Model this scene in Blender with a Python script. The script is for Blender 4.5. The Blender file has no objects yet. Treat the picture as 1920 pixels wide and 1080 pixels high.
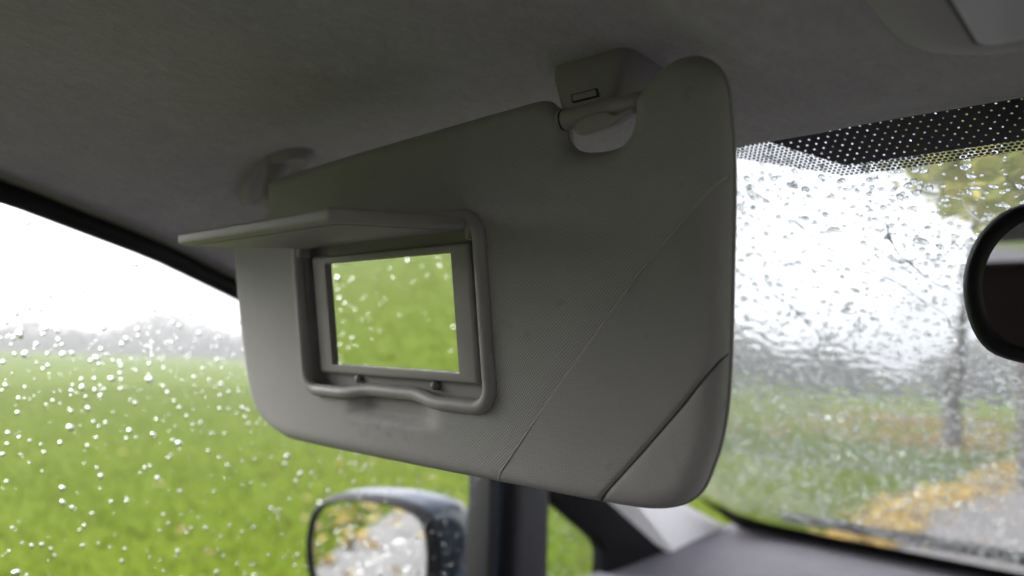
import bpy, bmesh, math, random
import numpy as np
from mathutils import Matrix, Vector
from mathutils.geometry import delaunay_2d_cdt

rad = math.radians
rng = np.random.default_rng(7)
random.seed(7)
sc = bpy.context.scene
COL = sc.collection
H = 1.25                                   # eye height above the ground

# ------------------------------------------------------------------ camera
cam_d = bpy.data.cameras.new('camera'); cam = bpy.data.objects.new('camera', cam_d); COL.objects.link(cam)
yaw, pitch, roll = rad(42.3), rad(5.6), rad(2.8)
F = Vector((-math.sin(yaw)*math.cos(pitch), math.cos(yaw)*math.cos(pitch), math.sin(pitch)))
R0 = Vector((math.cos(yaw), math.sin(yaw), 0)); U0 = R0.cross(F)
R = R0*math.cos(roll) + U0*math.sin(roll); U = -R0*math.sin(roll) + U0*math.cos(roll)
m = Matrix((R, U, -F)).transposed().to_4x4(); m.translation = (0, 0, H)
cam.matrix_world = m
cam_d.sensor_width = 36; cam_d.lens = 36*1397/1920
cam_d.clip_start = 0.01; cam_d.clip_end = 5000
cam_d.dof.use_dof = True; cam_d.dof.focus_distance = 0.345; cam_d.dof.aperture_fstop = 5.2
sc.camera = cam

# ------------------------------------------------------------------ sky, sun, exposure
SUN_EL, SUN_AZ = rad(30), rad(-114)         # azimuth from +Y, negative towards the left side of the car
w = bpy.data.worlds.new('World'); sc.world = w; w.use_nodes = True
nt = w.node_tree; nt.nodes.clear()
sky = nt.nodes.new('ShaderNodeTexSky'); sky.sky_type = 'NISHITA'; sky.sun_disc = False
sky.sun_elevation = SUN_EL; sky.sun_rotation = SUN_AZ
sky.air_density = 1.0; sky.dust_density = 0.6; sky.ozone_density = 1.0
hs = nt.nodes.new('ShaderNodeHueSaturation'); hs.inputs['Saturation'].default_value = 0.12
bg = nt.nodes.new('ShaderNodeBackground'); bg.inputs['Strength'].default_value = 0.056
wo = nt.nodes.new('ShaderNodeOutputWorld')
tn = nt.nodes.new('ShaderNodeMix'); tn.data_type = 'RGBA'; tn.blend_type = 'MULTIPLY'; tn.inputs[0].default_value = 1; tn.inputs[7].default_value = (1.01, .97, 1.045, 1)
nt.links.new(sky.outputs[0], hs.inputs['Color']); nt.links.new(hs.outputs[0], tn.inputs[6]); nt.links.new(tn.outputs[2], bg.inputs[0])
# soft cloud cover: the overcast is not one even sheet
tcw = nt.nodes.new('ShaderNodeTexCoord'); cn = nt.nodes.new('ShaderNodeTexNoise'); cn.inputs['Scale'].default_value = 5; cn.inputs['Detail'].default_value = 5; cn.inputs['Roughness'].default_value = .55
cr = nt.nodes.new('ShaderNodeMapRange'); cr.inputs['From Min'].default_value = .3; cr.inputs['From Max'].default_value = .7; cr.inputs['To Min'].default_value = .6; cr.inputs['To Max'].default_value = 1.25
cm = nt.nodes.new('ShaderNodeMix'); cm.data_type = 'RGBA'; cm.blend_type = 'MULTIPLY'; cm.inputs[0].default_value = 1
nt.links.new(tcw.outputs['Generated'], cn.inputs['Vector']); nt.links.new(cn.outputs[0], cr.inputs[0]); nt.links.new(tn.outputs[2], cm.inputs[6]); nt.links.new(cr.outputs[0], cm.inputs[7]); nt.links.new(cm.outputs[2], bg.inputs[0]); nt.links.new(bg.outputs[0], wo.inputs[0])
sd = bpy.data.lights.new('sun', 'SUN'); sun = bpy.data.objects.new('sun', sd); COL.objects.link(sun)
sd.energy = 1.0; sd.angle = rad(45); sd.color = (1, .97, .93)
sdir = Vector((math.sin(SUN_AZ)*math.cos(SUN_EL), math.cos(SUN_AZ)*math.cos(SUN_EL), math.sin(SUN_EL)))
sun.rotation_euler = (-sdir).to_track_quat('-Z', 'Y').to_euler()
sun.location = (0, 0, 30)
vs = sc.view_settings
vs.view_transform = 'Standard'; vs.look = 'None'; vs.gamma = 1; vs.use_curve_mapping = False
vs.exposure = 3.1
cy = sc.cycles
cy.use_denoising = True
try: cy.denoiser = 'OPENIMAGEDENOISE'
except Exception: pass
cy.max_bounces = 16; cy.transmission_bounces = 12; cy.transparent_max_bounces = 16
cy.diffuse_bounces = 6; cy.glossy_bounces = 5; cy.volume_bounces = 0
cy.caustics_reflective = False; cy.caustics_refractive = True
cy.blur_glossy = 0.3; cy.sample_clamp_indirect = 6

# ------------------------------------------------------------------ helpers
def link(o, parent=None):
    COL.objects.link(o)
    if parent is not None: o.parent = parent
    return o
def tag(o, label=None, cat=None, group=None, kind=None):
    if label: o['label'] = label
    if cat: o['category'] = cat
    if group: o['group'] = group
    if kind: o['kind'] = kind
    return o
def empty(name, loc=(0, 0, 0), matrix=None):
    o = bpy.data.objects.new(name, None); o.empty_display_size = .02
    COL.objects.link(o)
    if matrix is not None: o.matrix_world = matrix
    else: o.location = loc
    return o
def mesh_obj(name, verts, faces, mat, parent=None, smooth=True):
    me = bpy.data.meshes.new(name)
    me.from_pydata([tuple(v) for v in verts], [], [tuple(f) for f in faces])
    me.validate(); me.update()
    if smooth: me.polygons.foreach_set('use_smooth', [True]*len(me.polygons))
    me.materials.append(mat)
    return link(bpy.data.objects.new(name, me), parent)
def np_mesh(name, V, Fc, mat, parent=None, smooth=False, attr=None):
    """fast mesh from numpy arrays; Fc is (n,k)"""
    V = np.asarray(V, np.float32); Fc = np.asarray(Fc, np.int32)
    me = bpy.data.meshes.new(name); k = Fc.shape[1]; n = len(Fc)
    me.vertices.add(len(V)); me.vertices.foreach_set('co', V.ravel())
    me.loops.add(n*k); me.loops.foreach_set('vertex_index', Fc.ravel())
    me.polygons.add(n)
    me.polygons.foreach_set('loop_start', np.arange(0, n*k, k, dtype=np.int32))
    me.polygons.foreach_set('loop_total', np.full(n, k, np.int32))
    me.polygons.foreach_set('use_smooth', np.full(n, smooth, bool))
    if attr is not None:
        a = me.color_attributes.new('tone', 'FLOAT_COLOR', 'POINT')
        c = np.ones((len(V), 4), np.float32); c[:, :3] = attr; a.data.foreach_set('color', c.ravel())
    me.update(calc_edges=True); me.validate()
    me.materials.append(mat)
    return link(bpy.data.objects.new(name, me), parent)
def bm_obj(name, bm, mat, parent=None, smooth=True, angle=40):
    me = bpy.data.meshes.new(name); bm.normal_update(); bm.to_mesh(me); bm.free()
    me.materials.append(mat)
    if smooth:
        me.polygons.foreach_set('use_smooth', [True]*len(me.polygons))
        me.set_sharp_from_angle(angle=rad(angle))
    return link(bpy.data.objects.new(name, me), parent)
def prism(name, outline, h0, h1, mat, parent=None, bevel=0.0, seg=3, frame=None):
    """outline in local (a,b), extruded along c from h0 to h1; frame maps (a,b,c) to local coords"""
    bm = bmesh.new()
    f = frame or (lambda a, b, c: (a, b, c))
    lo = [bm.verts.new(f(a, b, h0)) for a, b in outline]; hi = [bm.verts.new(f(a, b, h1)) for a, b in outline]
    n = len(outline)
    bm.faces.new(lo[::-1]); bm.faces.new(hi)
    for i in range(n): bm.faces.new((lo[i], lo[(i+1) % n], hi[(i+1) % n], hi[i]))
    bmesh.ops.recalc_face_normals(bm, faces=bm.faces)
    if bevel:
        es = [e for e in bm.edges if len(e.link_faces) == 2 and e.calc_face_angle(0) > rad(35)]
        bmesh.ops.bevel(bm, geom=es, offset=bevel, segments=seg, affect='EDGES', profile=.5, clamp_overlap=True)
    return bm_obj(name, bm, mat, parent)
def box(name, lo, hi, mat, parent=None, bevel=0.0, seg=2):
    return prism(name, [(lo[0], lo[1]), (hi[0], lo[1]), (hi[0], hi[1]), (lo[0], hi[1])], lo[2], hi[2], mat, parent, bevel, seg)
def rrect(x0, x1, y0, y1, r, n=6):
    pts = []
    for cx, cy_, a0 in ((x1-r, y1-r, 0), (x0+r, y1-r, 90), (x0+r, y0+r, 180), (x1-r, y0+r, 270)):
        for i in range(n+1):
            a = rad(a0 + 90*i/n); pts.append((cx+r*math.cos(a), cy_+r*math.sin(a)))
    return pts
def catmull(P, n=8, closed=True):
    P = [np.array(p, float) for p in P]; out = []; N = len(P)
    rg = range(N) if closed else range(N-1)
    for i in rg:
        g = (lambda k: P[k % N]) if closed else (lambda k: P[min(max(k, 0), N-1)])
        a, b, c, d = g(i-1), g(i), g(i+1), g(i+2)
        for j in range(n):
            t = j/n
            out.append(.5*((2*b) + (-a+c)*t + (2*a-5*b+4*c-d)*t*t + (-a+3*b-3*c+d)*t**3))
    if not closed: out.append(P[-1])
    return out
def resample(P, step, closed=True):
    P = np.array(P, float)
    Q = np.vstack([P, P[:1]]) if closed else P
    d = np.r_[0, np.cumsum(np.linalg.norm(np.diff(Q, axis=0), axis=1))]
    n = max(4, int(round(d[-1]/step)))
    s = np.linspace(0, d[-1], n, endpoint=False) if closed else np.linspace(0, d[-1], n+1)
    return np.stack([np.interp(s, d, Q[:, k]) for k in range(P.shape[1])], 1)
def tube(name, path, radii, mat, parent=None, seg=12, closed=False, caps=True, squash=None):
    path = [Vector(p) for p in path]; n = len(path)
    if not hasattr(radii, '__len__'): radii = [radii]*n
    V, Fc = [], []
    ref = Vector((0, 0, 1))
    T = []
    for i in range(n):
        a = path[(i-1) % n] if (closed or i > 0) else path[i]
        b = path[(i+1) % n] if (closed or i < n-1) else path[i]
        T.append((b-a).normalized())
    if abs(T[0].dot(ref)) > .9: ref = Vector((1, 0, 0))
    for i in range(n):
        s = T[i].cross(ref).normalized(); u = s.cross(T[i]).normalized()
        for k in range(seg):
            a = 2*math.pi*k/seg
            V.append(path[i] + s*math.cos(a)*radii[i] + u*math.sin(a)*radii[i]*(squash or 1))
    for i in range(n if closed else n-1):
        for k in range(seg):
            j = (i+1) % n
            Fc.append((i*seg+k, i*seg+(k+1) % seg, j*seg+(k+1) % seg, j*seg+k))
    if caps and not closed:
        Fc.append(tuple(range(seg))[::-1]); Fc.append(tuple((n-1)*seg+k for k in range(seg)))
    return mesh_obj(name, V, Fc, mat, parent)
def W(p): return (p[0], p[1], p[2]+H)      # eye-level coordinates to world
def sstep(a, b, x):
    t = np.clip((x-a)/(b-a), 0, 1); return t*t*(3-2*t)

# ------------------------------------------------------------------ materials
def new_mat(name):
    mt = bpy.data.materials.new(name); mt.use_nodes = True
    nt = mt.node_tree
    return mt, nt, nt.nodes['Principled BSDF']
def N(nt, t, **kw):
    n = nt.nodes.new(t)
    for k, v in kw.items():
        if k in n.inputs: n.inputs[k].default_value = v
        else: setattr(n, k, v)
    return n
def math_n(nt, op, a, b=None):
    n = nt.nodes.new('ShaderNodeMath'); n.operation = op
    for i, v in enumerate((a, b)):
        if v is None: continue
        if hasattr(v, 'is_output'): nt.links.new(v, n.inputs[i])
        else: n.inputs[i].default_value = v
    return n.outputs[0]
def plastic(name, col, rough=.5, var=.06, nscale=40, bump=.0, bscale=900, spec=.4, metal=0, coat=0):
    mt, nt, b = new_mat(name)
    tc = N(nt, 'ShaderNodeTexCoord')
    nz = N(nt, 'ShaderNodeTexNoise', Scale=nscale, Detail=5.0, Roughness=.6); nt.links.new(tc.outputs['Object'], nz.inputs['Vector'])
    mr = N(nt, 'ShaderNodeMapRange'); mr.inputs['To Min'].default_value = 1-var*2; mr.inputs['To Max'].default_value = 1+var*2
    nt.links.new(nz.outputs[0], mr.inputs[0])
    mx = N(nt, 'ShaderNodeMix', data_type='RGBA', blend_type='MULTIPLY'); mx.inputs[0].default_value = 1
    mx.inputs[6].default_value = (*col, 1); nt.links.new(mr.outputs[0], mx.inputs[7]); nt.links.new(mx.outputs[2], b.inputs['Base Color'])
    b.inputs['Roughness'].default_value = rough; b.inputs['Specular IOR Level'].default_value = spec; b.inputs['Metallic'].default_value = metal
    b.inputs['Coat Weight'].default_value = coat
    if bump:
        n2 = N(nt, 'ShaderNodeTexNoise', Scale=bscale, Detail=3.0); nt.links.new(tc.outputs['Object'], n2.inputs['Vector'])
        bp = N(nt, 'ShaderNodeBump', Strength=bump, Distance=.0005); nt.links.new(n2.outputs[0], bp.inputs['Height']); nt.links.new(bp.outputs[0], b.inputs['Normal'])
    return mt

def felt_mat():
    mt, nt, b = new_mat('headliner_felt')
    tc = N(nt, 'ShaderNodeTexCoord')
    mp = N(nt, 'ShaderNodeMapping'); mp.inputs['Scale'].default_value = (1, .55, 1); mp.inputs['Rotation'].default_value = (0, 0, .6)
    nt.links.new(tc.outputs['Object'], mp.inputs[0])
    a = N(nt, 'ShaderNodeTexNoise', Scale=170.0, Detail=8.0, Roughness=.75, Distortion=.8); nt.links.new(mp.outputs[0], a.inputs['Vector'])
    c = N(nt, 'ShaderNodeTexNoise', Scale=38.0, Detail=4.0, Roughness=.6); nt.links.new(tc.outputs['Object'], c.inputs['Vector'])
    fz = N(nt, 'ShaderNodeTexNoise', Scale=520.0, Detail=5.0, Roughness=.7, Distortion=1.2); nt.links.new(mp.outputs[0], fz.inputs['Vector'])
    s = math_n(nt, 'ADD', math_n(nt, 'ADD', math_n(nt, 'MULTIPLY', a.outputs[0], .45), math_n(nt, 'MULTIPLY', c.outputs[0], .15)), math_n(nt, 'MULTIPLY', fz.outputs[0], .4))
    r = N(nt, 'ShaderNodeValToRGB'); nt.links.new(s, r.inputs[0])
    r.color_ramp.elements[0].position = .36; r.color_ramp.elements[0].color = (.38, .36, .37, 1)
    r.color_ramp.elements[1].position = .64; r.color_ramp.elements[1].color = (.58, .55, .565, 1)
    nt.links.new(r.outputs[0], b.inputs['Base Color'])
    b.inputs['Roughness'].default_value = .95; b.inputs['Specular IOR Level'].default_value = .05
    b.inputs['Sheen Weight'].default_value = .25; b.inputs['Sheen Roughness'].default_value = .6
    f = N(nt, 'ShaderNodeTexNoise', Scale=900.0, Detail=4.0, Roughness=.7); nt.links.new(mp.outputs[0], f.inputs['Vector'])
    hh = math_n(nt, 'ADD', a.outputs[0], math_n(nt, 'MULTIPLY', f.outputs[0], .6))
    bp = N(nt, 'ShaderNodeBump', Strength=.8, Distance=.0014); nt.links.new(hh, bp.inputs['Height']); nt.links.new(bp.outputs[0], b.inputs['Normal'])
    return mt

def vinyl_mat(name, kind):
    """embossed visor vinyl; object coordinates are metres in the visor's own plane"""
    mt, nt, b = new_mat(name)
    tc = N(nt, 'ShaderNodeTexCoord')
    mp = N(nt, 'ShaderNodeMapping'); nt.links.new(tc.outputs['Object'], mp.inputs[0])
    pitch_mm = {'pebble': 1.55, 'weave': 1.0, 'rib': 1.35}[kind]
    mp.inputs['Rotation'].default_value = (0, 0, {'pebble': rad(12), 'weave': rad(47), 'rib': rad(-28)}[kind])
    k = 2*math.pi/(pitch_mm*.001)
    sx = N(nt, 'ShaderNodeSeparateXYZ'); nt.links.new(mp.outputs[0], sx.inputs[0])
    X = math_n(nt, 'MULTIPLY', sx.outputs[0], k); Y = math_n(nt, 'MULTIPLY', sx.outputs[1], k*(.55 if kind == 'rib' else .8))
    p = math_n(nt, 'SINE', X); q = math_n(nt, 'COSINE', Y)
    if kind == 'rib':
        hgt = math_n(nt, 'ADD', math_n(nt, 'MULTIPLY', p, math_n(nt, 'ADD', math_n(nt, 'MULTIPLY', q, .35), .65)), 0)
    else:
        hgt = math_n(nt, 'MULTIPLY', p, q)
    fine = N(nt, 'ShaderNodeTexNoise', Scale=1800.0, Detail=2.0); nt.links.new(tc.outputs['Object'], fine.inputs['Vector'])
    at = N(nt, 'ShaderNodeAttribute', attribute_name='tone')
    hgt = math_n(nt, 'MULTIPLY', hgt, at.outputs['Fac'])
    hgt2 = math_n(nt, 'ADD', hgt, math_n(nt, 'MULTIPLY', fine.outputs[0], .8))
    bp = N(nt, 'ShaderNodeBump', Strength=.4 if kind == 'rib' else .7, Distance=.0003); nt.links.new(hgt2, bp.inputs['Height']); nt.links.new(bp.outputs[0], b.inputs['Normal'])
    # worn and slightly grubby vinyl: broad tone drift, a few finger marks
    n1 = N(nt, 'ShaderNodeTexNoise', Scale=14.0, Detail=5.0, Roughness=.6); nt.links.new(tc.outputs['Object'], n1.inputs['Vector'])
    n2 = N(nt, 'ShaderNodeTexNoise', Scale=70.0, Detail=3.0); nt.links.new(tc.outputs['Object'], n2.inputs['Vector'])
    g = N(nt, 'ShaderNodeMapRange'); g.inputs['From Min'].default_value = .66; g.inputs['From Max'].default_value = .8
    nt.links.new(n2.outputs[0], g.inputs[0])
    mark = math_n(nt, 'MULTIPLY', g.outputs[0], .24)
    t = math_n(nt, 'SUBTRACT', math_n(nt, 'ADD', math_n(nt, 'MULTIPLY', n1.outputs[0], .22), .89), mark)
    if kind == 'pebble':                                  # old finger smudges under the mirror, where the lid is lifted
        mp2 = N(nt, 'ShaderNodeMapping'); mp2.inputs['Location'].default_value = (.178*22, .149*60, 0); mp2.inputs['Scale'].default_value = (22, 60, 1)
        nt.links.new(tc.outputs['Object'], mp2.inputs[0])
        gr = N(nt, 'ShaderNodeTexGradient', gradient_type='SPHERICAL'); nt.links.new(mp2.outputs[0], gr.inputs[0])
        n3 = N(nt, 'ShaderNodeTexNoise', Scale=160.0, Detail=4.0, Roughness=.65); nt.links.new(tc.outputs['Object'], n3.inputs['Vector'])
        g3 = N(nt, 'ShaderNodeMapRange'); g3.inputs['From Min'].default_value = .46; g3.inputs['From Max'].default_value = .68; nt.links.new(n3.outputs[0], g3.inputs[0])
        t = math_n(nt, 'SUBTRACT', t, math_n(nt, 'MULTIPLY', math_n(nt, 'MULTIPLY', gr.outputs[1], g3.outputs[0]), .26))
    t = math_n(nt, 'ADD', t, math_n(nt, 'MULTIPLY', hgt, {'rib': .2, 'weave': .32, 'pebble': .42}[kind]))  # emboss shading painted into the colour too: crests lighter, hollows darker
    mx = N(nt, 'ShaderNodeMix', data_type='RGBA', blend_type='MULTIPLY'); mx.inputs[0].default_value = 1
    mx.inputs[6].default_value = (.355, .342, .332, 1); nt.links.new(t, mx.inputs[7]); nt.links.new(mx.outputs[2], b.inputs['Base Color'])
    b.inputs['Roughness'].default_value = .62; b.inputs['Specular IOR Level'].default_value = .28
    return mt

def pane_mat(name, tint=(.94, .965, .945), ior=1.25):
    """thin flat glass: passes light straight through, reflects by Fresnel"""
    mt, nt, b = new_mat(name); nt.nodes.remove(b)
    out = nt.nodes['Material Output']
    tr = N(nt, 'ShaderNodeBsdfTransparent'); tr.inputs[0].default_value = (*tint, 1)
    gl = N(nt, 'ShaderNodeBsdfGlossy'); gl.inputs['Roughness'].default_value = .01
    fr = N(nt, 'ShaderNodeFresnel', IOR=ior)
    geo = N(nt, 'ShaderNodeNewGeometry')                  # a sheet, not a solid: the same reflectance from both sides
    io = math_n(nt, 'ADD', math_n(nt, 'MULTIPLY', geo.outputs['Backfacing'], 1/ior-ior), ior); nt.links.new(io, fr.inputs['IOR'])
    ms = N(nt, 'ShaderNodeMixShader'); nt.links.new(fr.outputs[0], ms.inputs[0]); nt.links.new(tr.outputs[0], ms.inputs[1]); nt.links.new(gl.outputs[0], ms.inputs[2])
    nt.links.new(ms.outputs[0], out.inputs['Surface'])
    return mt
def water_mat(name, bump=False):
    mt, nt, b = new_mat(name); nt.nodes.remove(b)
    out = nt.nodes['Material Output']
    g = N(nt, 'ShaderNodeBsdfGlass', Roughness=0.0, IOR=1.33); g.inputs[0].default_value = (.98, .99, .99, 1)
    nt.links.new(g.outputs[0], out.inputs['Surface'])
    return mt

M = {}
M['felt'] = felt_mat()
M['vinyl_a'] = vinyl_mat('visor_vinyl_pebble', 'pebble')
M['vinyl_b'] = vinyl_mat('visor_vinyl_weave', 'weave')
M['vinyl_c'] = vinyl_mat('visor_vinyl_rib', 'rib')
M['trim'] = plastic('grey_trim_plastic', (.32, .30, .293), .5, .05, 60, .25, 1500)
M['trim_light'] = plastic('pale_trim_plastic', (.86, .85, .84), .6, .04, 30, .2, 1200)
M['lens'] = plastic('lamp_lens_plastic', (.5, .5, .53), .3, .04, 20)
M['black'] = plastic('black_plastic', (.012, .012, .014), .45, .1, 60, .2, 1500, spec=.3)
M['matte_black'] = plastic('matte_black_plastic', (.008, .008, .009), .75, .1, 60, .2, 1500, spec=.12)
M['rubber'] = plastic('black_rubber', (.01, .01, .011), .6, .1, 60, .2, 900, spec=.25)
M['post'] = plastic('dark_pillar_plastic', (.028, .027, .034), .5, .1, 60, .2, 1200)
M['dash'] = plastic('dashboard_plastic', (.165, .16, .18), .7, .08, 25, .5, 700, spec=.2)
M['dash_dark'] = plastic('dashboard_dark_plastic', (.04, .04, .045), .5, .08, 25, .3, 700)
M['blue'] = plastic('blue_car_paint', (.015, .038, .075), .3, .06, 8, .0, spec=.5, metal=.35, coat=.6)
M['cabin'] = plastic('cabin_dark_trim', (.20, .19, .20), .8, .08, 15, .3, 500)
M['seat_front'] = plastic('front_seat_cloth', (.33, .32, .33), .9, .1, 15, .5, 700, spec=.1)
M['seat'] = plastic('seat_cloth', (.10, .075, .068), .9, .1, 15, .5, 700, spec=.1)
M['gap'] = plastic('dark_gap', (.006, .006, .006), .8)
M['glass'] = pane_mat('window_glass')
M['water'] = water_mat('rain_water')
mt, nt_, b_ = new_mat('mirror_silver'); M['mirror'] = mt
b_.inputs['Base Color'].default_value = (.9, .91, .9, 1); b_.inputs['Metallic'].default_value = 1; b_.inputs['Roughness'].default_value = .01
mt, nt_, b_ = new_mat('rear_view_silver'); M['mirror_dark'] = mt
b_.inputs['Base Color'].default_value = (.55, .56, .57, 1); b_.inputs['Metallic'].default_value = 1; b_.inputs['Roughness'].default_value = .02

# ------------------------------------------------------------------ outside: ground, road, field
def ground_mat(name, cols, scales=(.35, 3.0, 30.0), rough=.9, bump=.6, bdist=.03):
    mt, nt, b = new_mat(name)
    tc = N(nt, 'ShaderNodeTexCoord')
    a = N(nt, 'ShaderNodeTexNoise', Scale=scales[0], Detail=4.0); c = N(nt, 'ShaderNodeTexNoise', Scale=scales[1], Detail=5.0, Roughness=.65)
    d = N(nt, 'ShaderNodeTexNoise', Scale=scales[2], Detail=4.0, Roughness=.7)
    for n in (a, c, d): nt.links.new(tc.outputs['Object'], n.inputs['Vector'])
    s = math_n(nt, 'ADD', math_n(nt, 'MULTIPLY', a.outputs[0], .4), math_n(nt, 'ADD', math_n(nt, 'MULTIPLY', c.outputs[0], .35), math_n(nt, 'MULTIPLY', d.outputs[0], .25)))
    r = N(nt, 'ShaderNodeValToRGB'); nt.links.new(s, r.inputs[0])
    e = r.color_ramp.elements; e[0].position = .38; e[0].color = (*cols[0], 1); e[1].position = .62; e[1].color = (*cols[2], 1)
    k = e.new(.5); k.color = (*cols[1], 1)
    nt.links.new(r.outputs[0], b.inputs['Base Color']); b.inputs['Roughness'].default_value = rough; b.inputs['Specular IOR Level'].default_value = .2 if rough < .6 else .03
    bp = N(nt, 'ShaderNodeBump', Strength=bump, Distance=bdist); nt.links.new(d.outputs[0], bp.inputs['Height']); nt.links.new(bp.outputs[0], b.inputs['Normal'])
    return mt
M['grass'] = ground_mat('field_grass', ((.11, .168, .003), (.125, .185, .004), (.15, .195, .006)))
M['road'] = ground_mat('wet_road', ((.11, .105, .11), (.15, .145, .15), (.21, .20, .20)), (.8, 9.0, 120.0), .55, .5, .006)
M['blade'] = ground_mat('grass_blades', ((.11, .168, .003), (.125, .185, .004), (.155, .195, .006)), (.5, 5.0, 40.0), .7, 0)
nt_ = M['blade'].node_tree; tl = N(nt_, 'ShaderNodeBsdfTranslucent'); ms_ = N(nt_, 'ShaderNodeMixShader'); ms_.inputs[0].default_value = .5
nt_.links.new(nt_.nodes['Color Ramp'].outputs[0], tl.inputs[0]); nt_.links.new(nt_.nodes['Principled BSDF'].outputs[0], ms_.inputs[1]); nt_.links.new(tl.outputs[0], ms_.inputs[2]); nt_.links.new(ms_.outputs[0], nt_.nodes['Material Output'].inputs['Surface'])

def hill(x, y):
    r = np.hypot(x, y)
    return .9*sstep(30, 140, r)*(np.sin(x*.021+1.3)*np.cos(y*.017+.4)) + .02*np.sin(x*.7)*np.sin(y*.55)*sstep(2.6, 5, -x)
xs = np.r_[np.linspace(-420, -40, 40), np.linspace(-38, 38, 77), np.linspace(40, 420, 40)]
ys = xs.copy()
GX, GY = np.meshgrid(xs, ys, indexing='ij'); GZ = hill(GX, GY)
nx, ny = GX.shape
idx = np.arange(nx*ny).reshape(nx, ny)
quads = np.stack([idx[:-1, :-1], idx[1:, :-1], idx[1:, 1:], idx[:-1, 1:]], -1).reshape(-1, 4)
g = np_mesh('field', np.stack([GX, GY, GZ], -1).reshape(-1, 3), quads, M['grass'], smooth=True)
tag(g, kind='structure')
# the lane the car stands on: slightly raised tarmac with a ragged edge
ry = np.linspace(-60, 40, 201)
edge = -1.95 + .012*ry + .07*np.sin(ry*1.7) + .05*np.sin(ry*4.1+1)
V, Fc = [], []
for i, y in enumerate(ry):
    for x, z in ((edge[i]-.02, -.02), (edge[i], .03), (1.2, .07), (4.4, .03), (4.45, -.02)): V.append((x, y, z+.012))
for i in range(len(ry)-1):
    for k in range(4): a = i*5+k; Fc.append((a, a+1, a+6, a+5))
tag(mesh_obj('road', V, Fc, M['road']), kind='structure')

# grass blades standing on the near verge and field
def blades(n, xr, yr, hgt, seed, excl=None):
    r = np.random.default_rng(seed)
    x = xr[1]+(xr[0]-xr[1])*r.random(n)**1.7; y = r.uniform(*yr, n)
    keep = x < (-2.0 + .012*y - .1*r.random(n)); x, y = x[keep], y[keep]; n = len(x)
    z = hill(x, y)
    a = r.uniform(0, 2*np.pi, n); h = hgt*r.uniform(.5, 1.3, n); wd = .012*r.uniform(.7, 1.6, n)
    lean = r.normal(0, .5, (n, 2))*h[:, None]
    dx, dy = np.cos(a)*wd, np.sin(a)*wd
    V = np.empty((n, 3, 3)); V[:, 0] = np.stack([x-dx, y-dy, z-.005], 1); V[:, 1] = np.stack([x+dx, y+dy, z-.005], 1)
    V[:, 2] = np.stack([x+lean[:, 0], y+lean[:, 1], z+h], 1)
    return V.reshape(-1, 3), np.arange(n*3).reshape(-1, 3)
V, Fc = blades(70000, (-22, -2.0), (-9, 16), .045, 3)
V2, F2 = blades(15000, (-30, -2.0), (-2, 34), .06, 4)
o = np_mesh('grass', np.vstack([V, V2]), np.vstack([Fc, F2+len(V)]), M['blade'])
tag(o, 'short wet green grass growing beside the lane', 'grass', kind='stuff')

def leaf_mat(name):
    mt, nt, b = new_mat(name)
    at = N(nt, 'ShaderNodeAttribute', attribute_name='tone'); nt.links.new(at.outputs['Color'], b.inputs['Base Color'])
    b.inputs['Roughness'].default_value = .55; b.inputs['Specular IOR Level'].default_value = .35
    tr = N(nt, 'ShaderNodeBsdfTranslucent'); nt.links.new(at.outputs['Color'], tr.inputs[0])
    ms = N(nt, 'ShaderNodeMixShader'); ms.inputs[0].default_value = .3
    nt.links.new(b.outputs[0], ms.inputs[1]); nt.links.new(tr.outputs[0], ms.inputs[2]); nt.links.new(ms.outputs[0], nt.nodes['Material Output'].inputs['Surface'])
    return mt
M['leaf'] = leaf_mat('leaf')
def leaf_quads(P, size, tilt, seed, tones):
    """kite-shaped folded leaves at points P"""
    r = np.random.default_rng(seed); n = len(P)
    a = r.uniform(0, 2*np.pi, n); s = size*r.uniform(.6, 1.35, n)
    d = np.stack([np.cos(a), np.sin(a), r.normal(0, tilt, n)], 1); d /= np.linalg.norm(d, axis=1)[:, None]
    e = np.stack([-np.sin(a), np.cos(a), r.normal(0, tilt, n)], 1); e /= np.linalg.norm(e, axis=1)[:, None]
    nn = np.cross(d, e)
    V = np.empty((n, 4, 3))
    V[:, 0] = P - d*s[:, None]*.55; V[:, 1] = P + e*s[:, None]*.42 + nn*s[:, None]*.12
    V[:, 2] = P + d*s[:, None]*.6; V[:, 3] = P - e*s[:, None]*.42 + nn*s[:, None]*.12
    t = np.array(tones)[r.integers(0, len(tones), n)]*r.uniform(.75, 1.25, (n, 1))
    return V.reshape(-1, 3), np.arange(n*4).reshape(-1, 4), np.repeat(t, 4, 0)
YEL = [(.60, .43, .09), (.68, .5, .13), (.52, .35, .09), (.40, .29, .12), (.64, .49, .18)]
ORG = [(.50, .27, .07), (.44, .22, .06), (.55, .34, .09), (.36, .2, .08)]
n = 9000
y = rng.uniform(-9, 30, n); y = np.where((y < 1) & (rng.random(n) < .85), y+24, y); x = -1.95 + .012*y + rng.normal(0, .16+.0*y, n) + .1*np.sin(y*1.3) - .1
z = np.where(x > -1.95+.012*y, .052, .05)
V, Fc, T = leaf_quads(np.stack([x, y, z], 1), .085, .25, 5, YEL)
o = np_mesh('leaf_litter', V, Fc, M['leaf'], attr=T); tag(o, 'band of fallen yellow leaves along the edge of the lane', 'fallen leaves', kind='stuff')
n = 3000
y = rng.uniform(-14, 22, n); x = rng.uniform(-1.9, 2.5, n)
V, Fc, T = leaf_quads(np.stack([x, y, np.full(n, .09)], 1), .07, .2, 6, YEL+[(.2, .13, .07)]*3)
o = np_mesh('leaf_litter', V, Fc, M['leaf'], attr=T); tag(o, 'fallen leaves scattered thinly over the grey lane', 'fallen leaves', kind='stuff')
n = 2200
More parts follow.
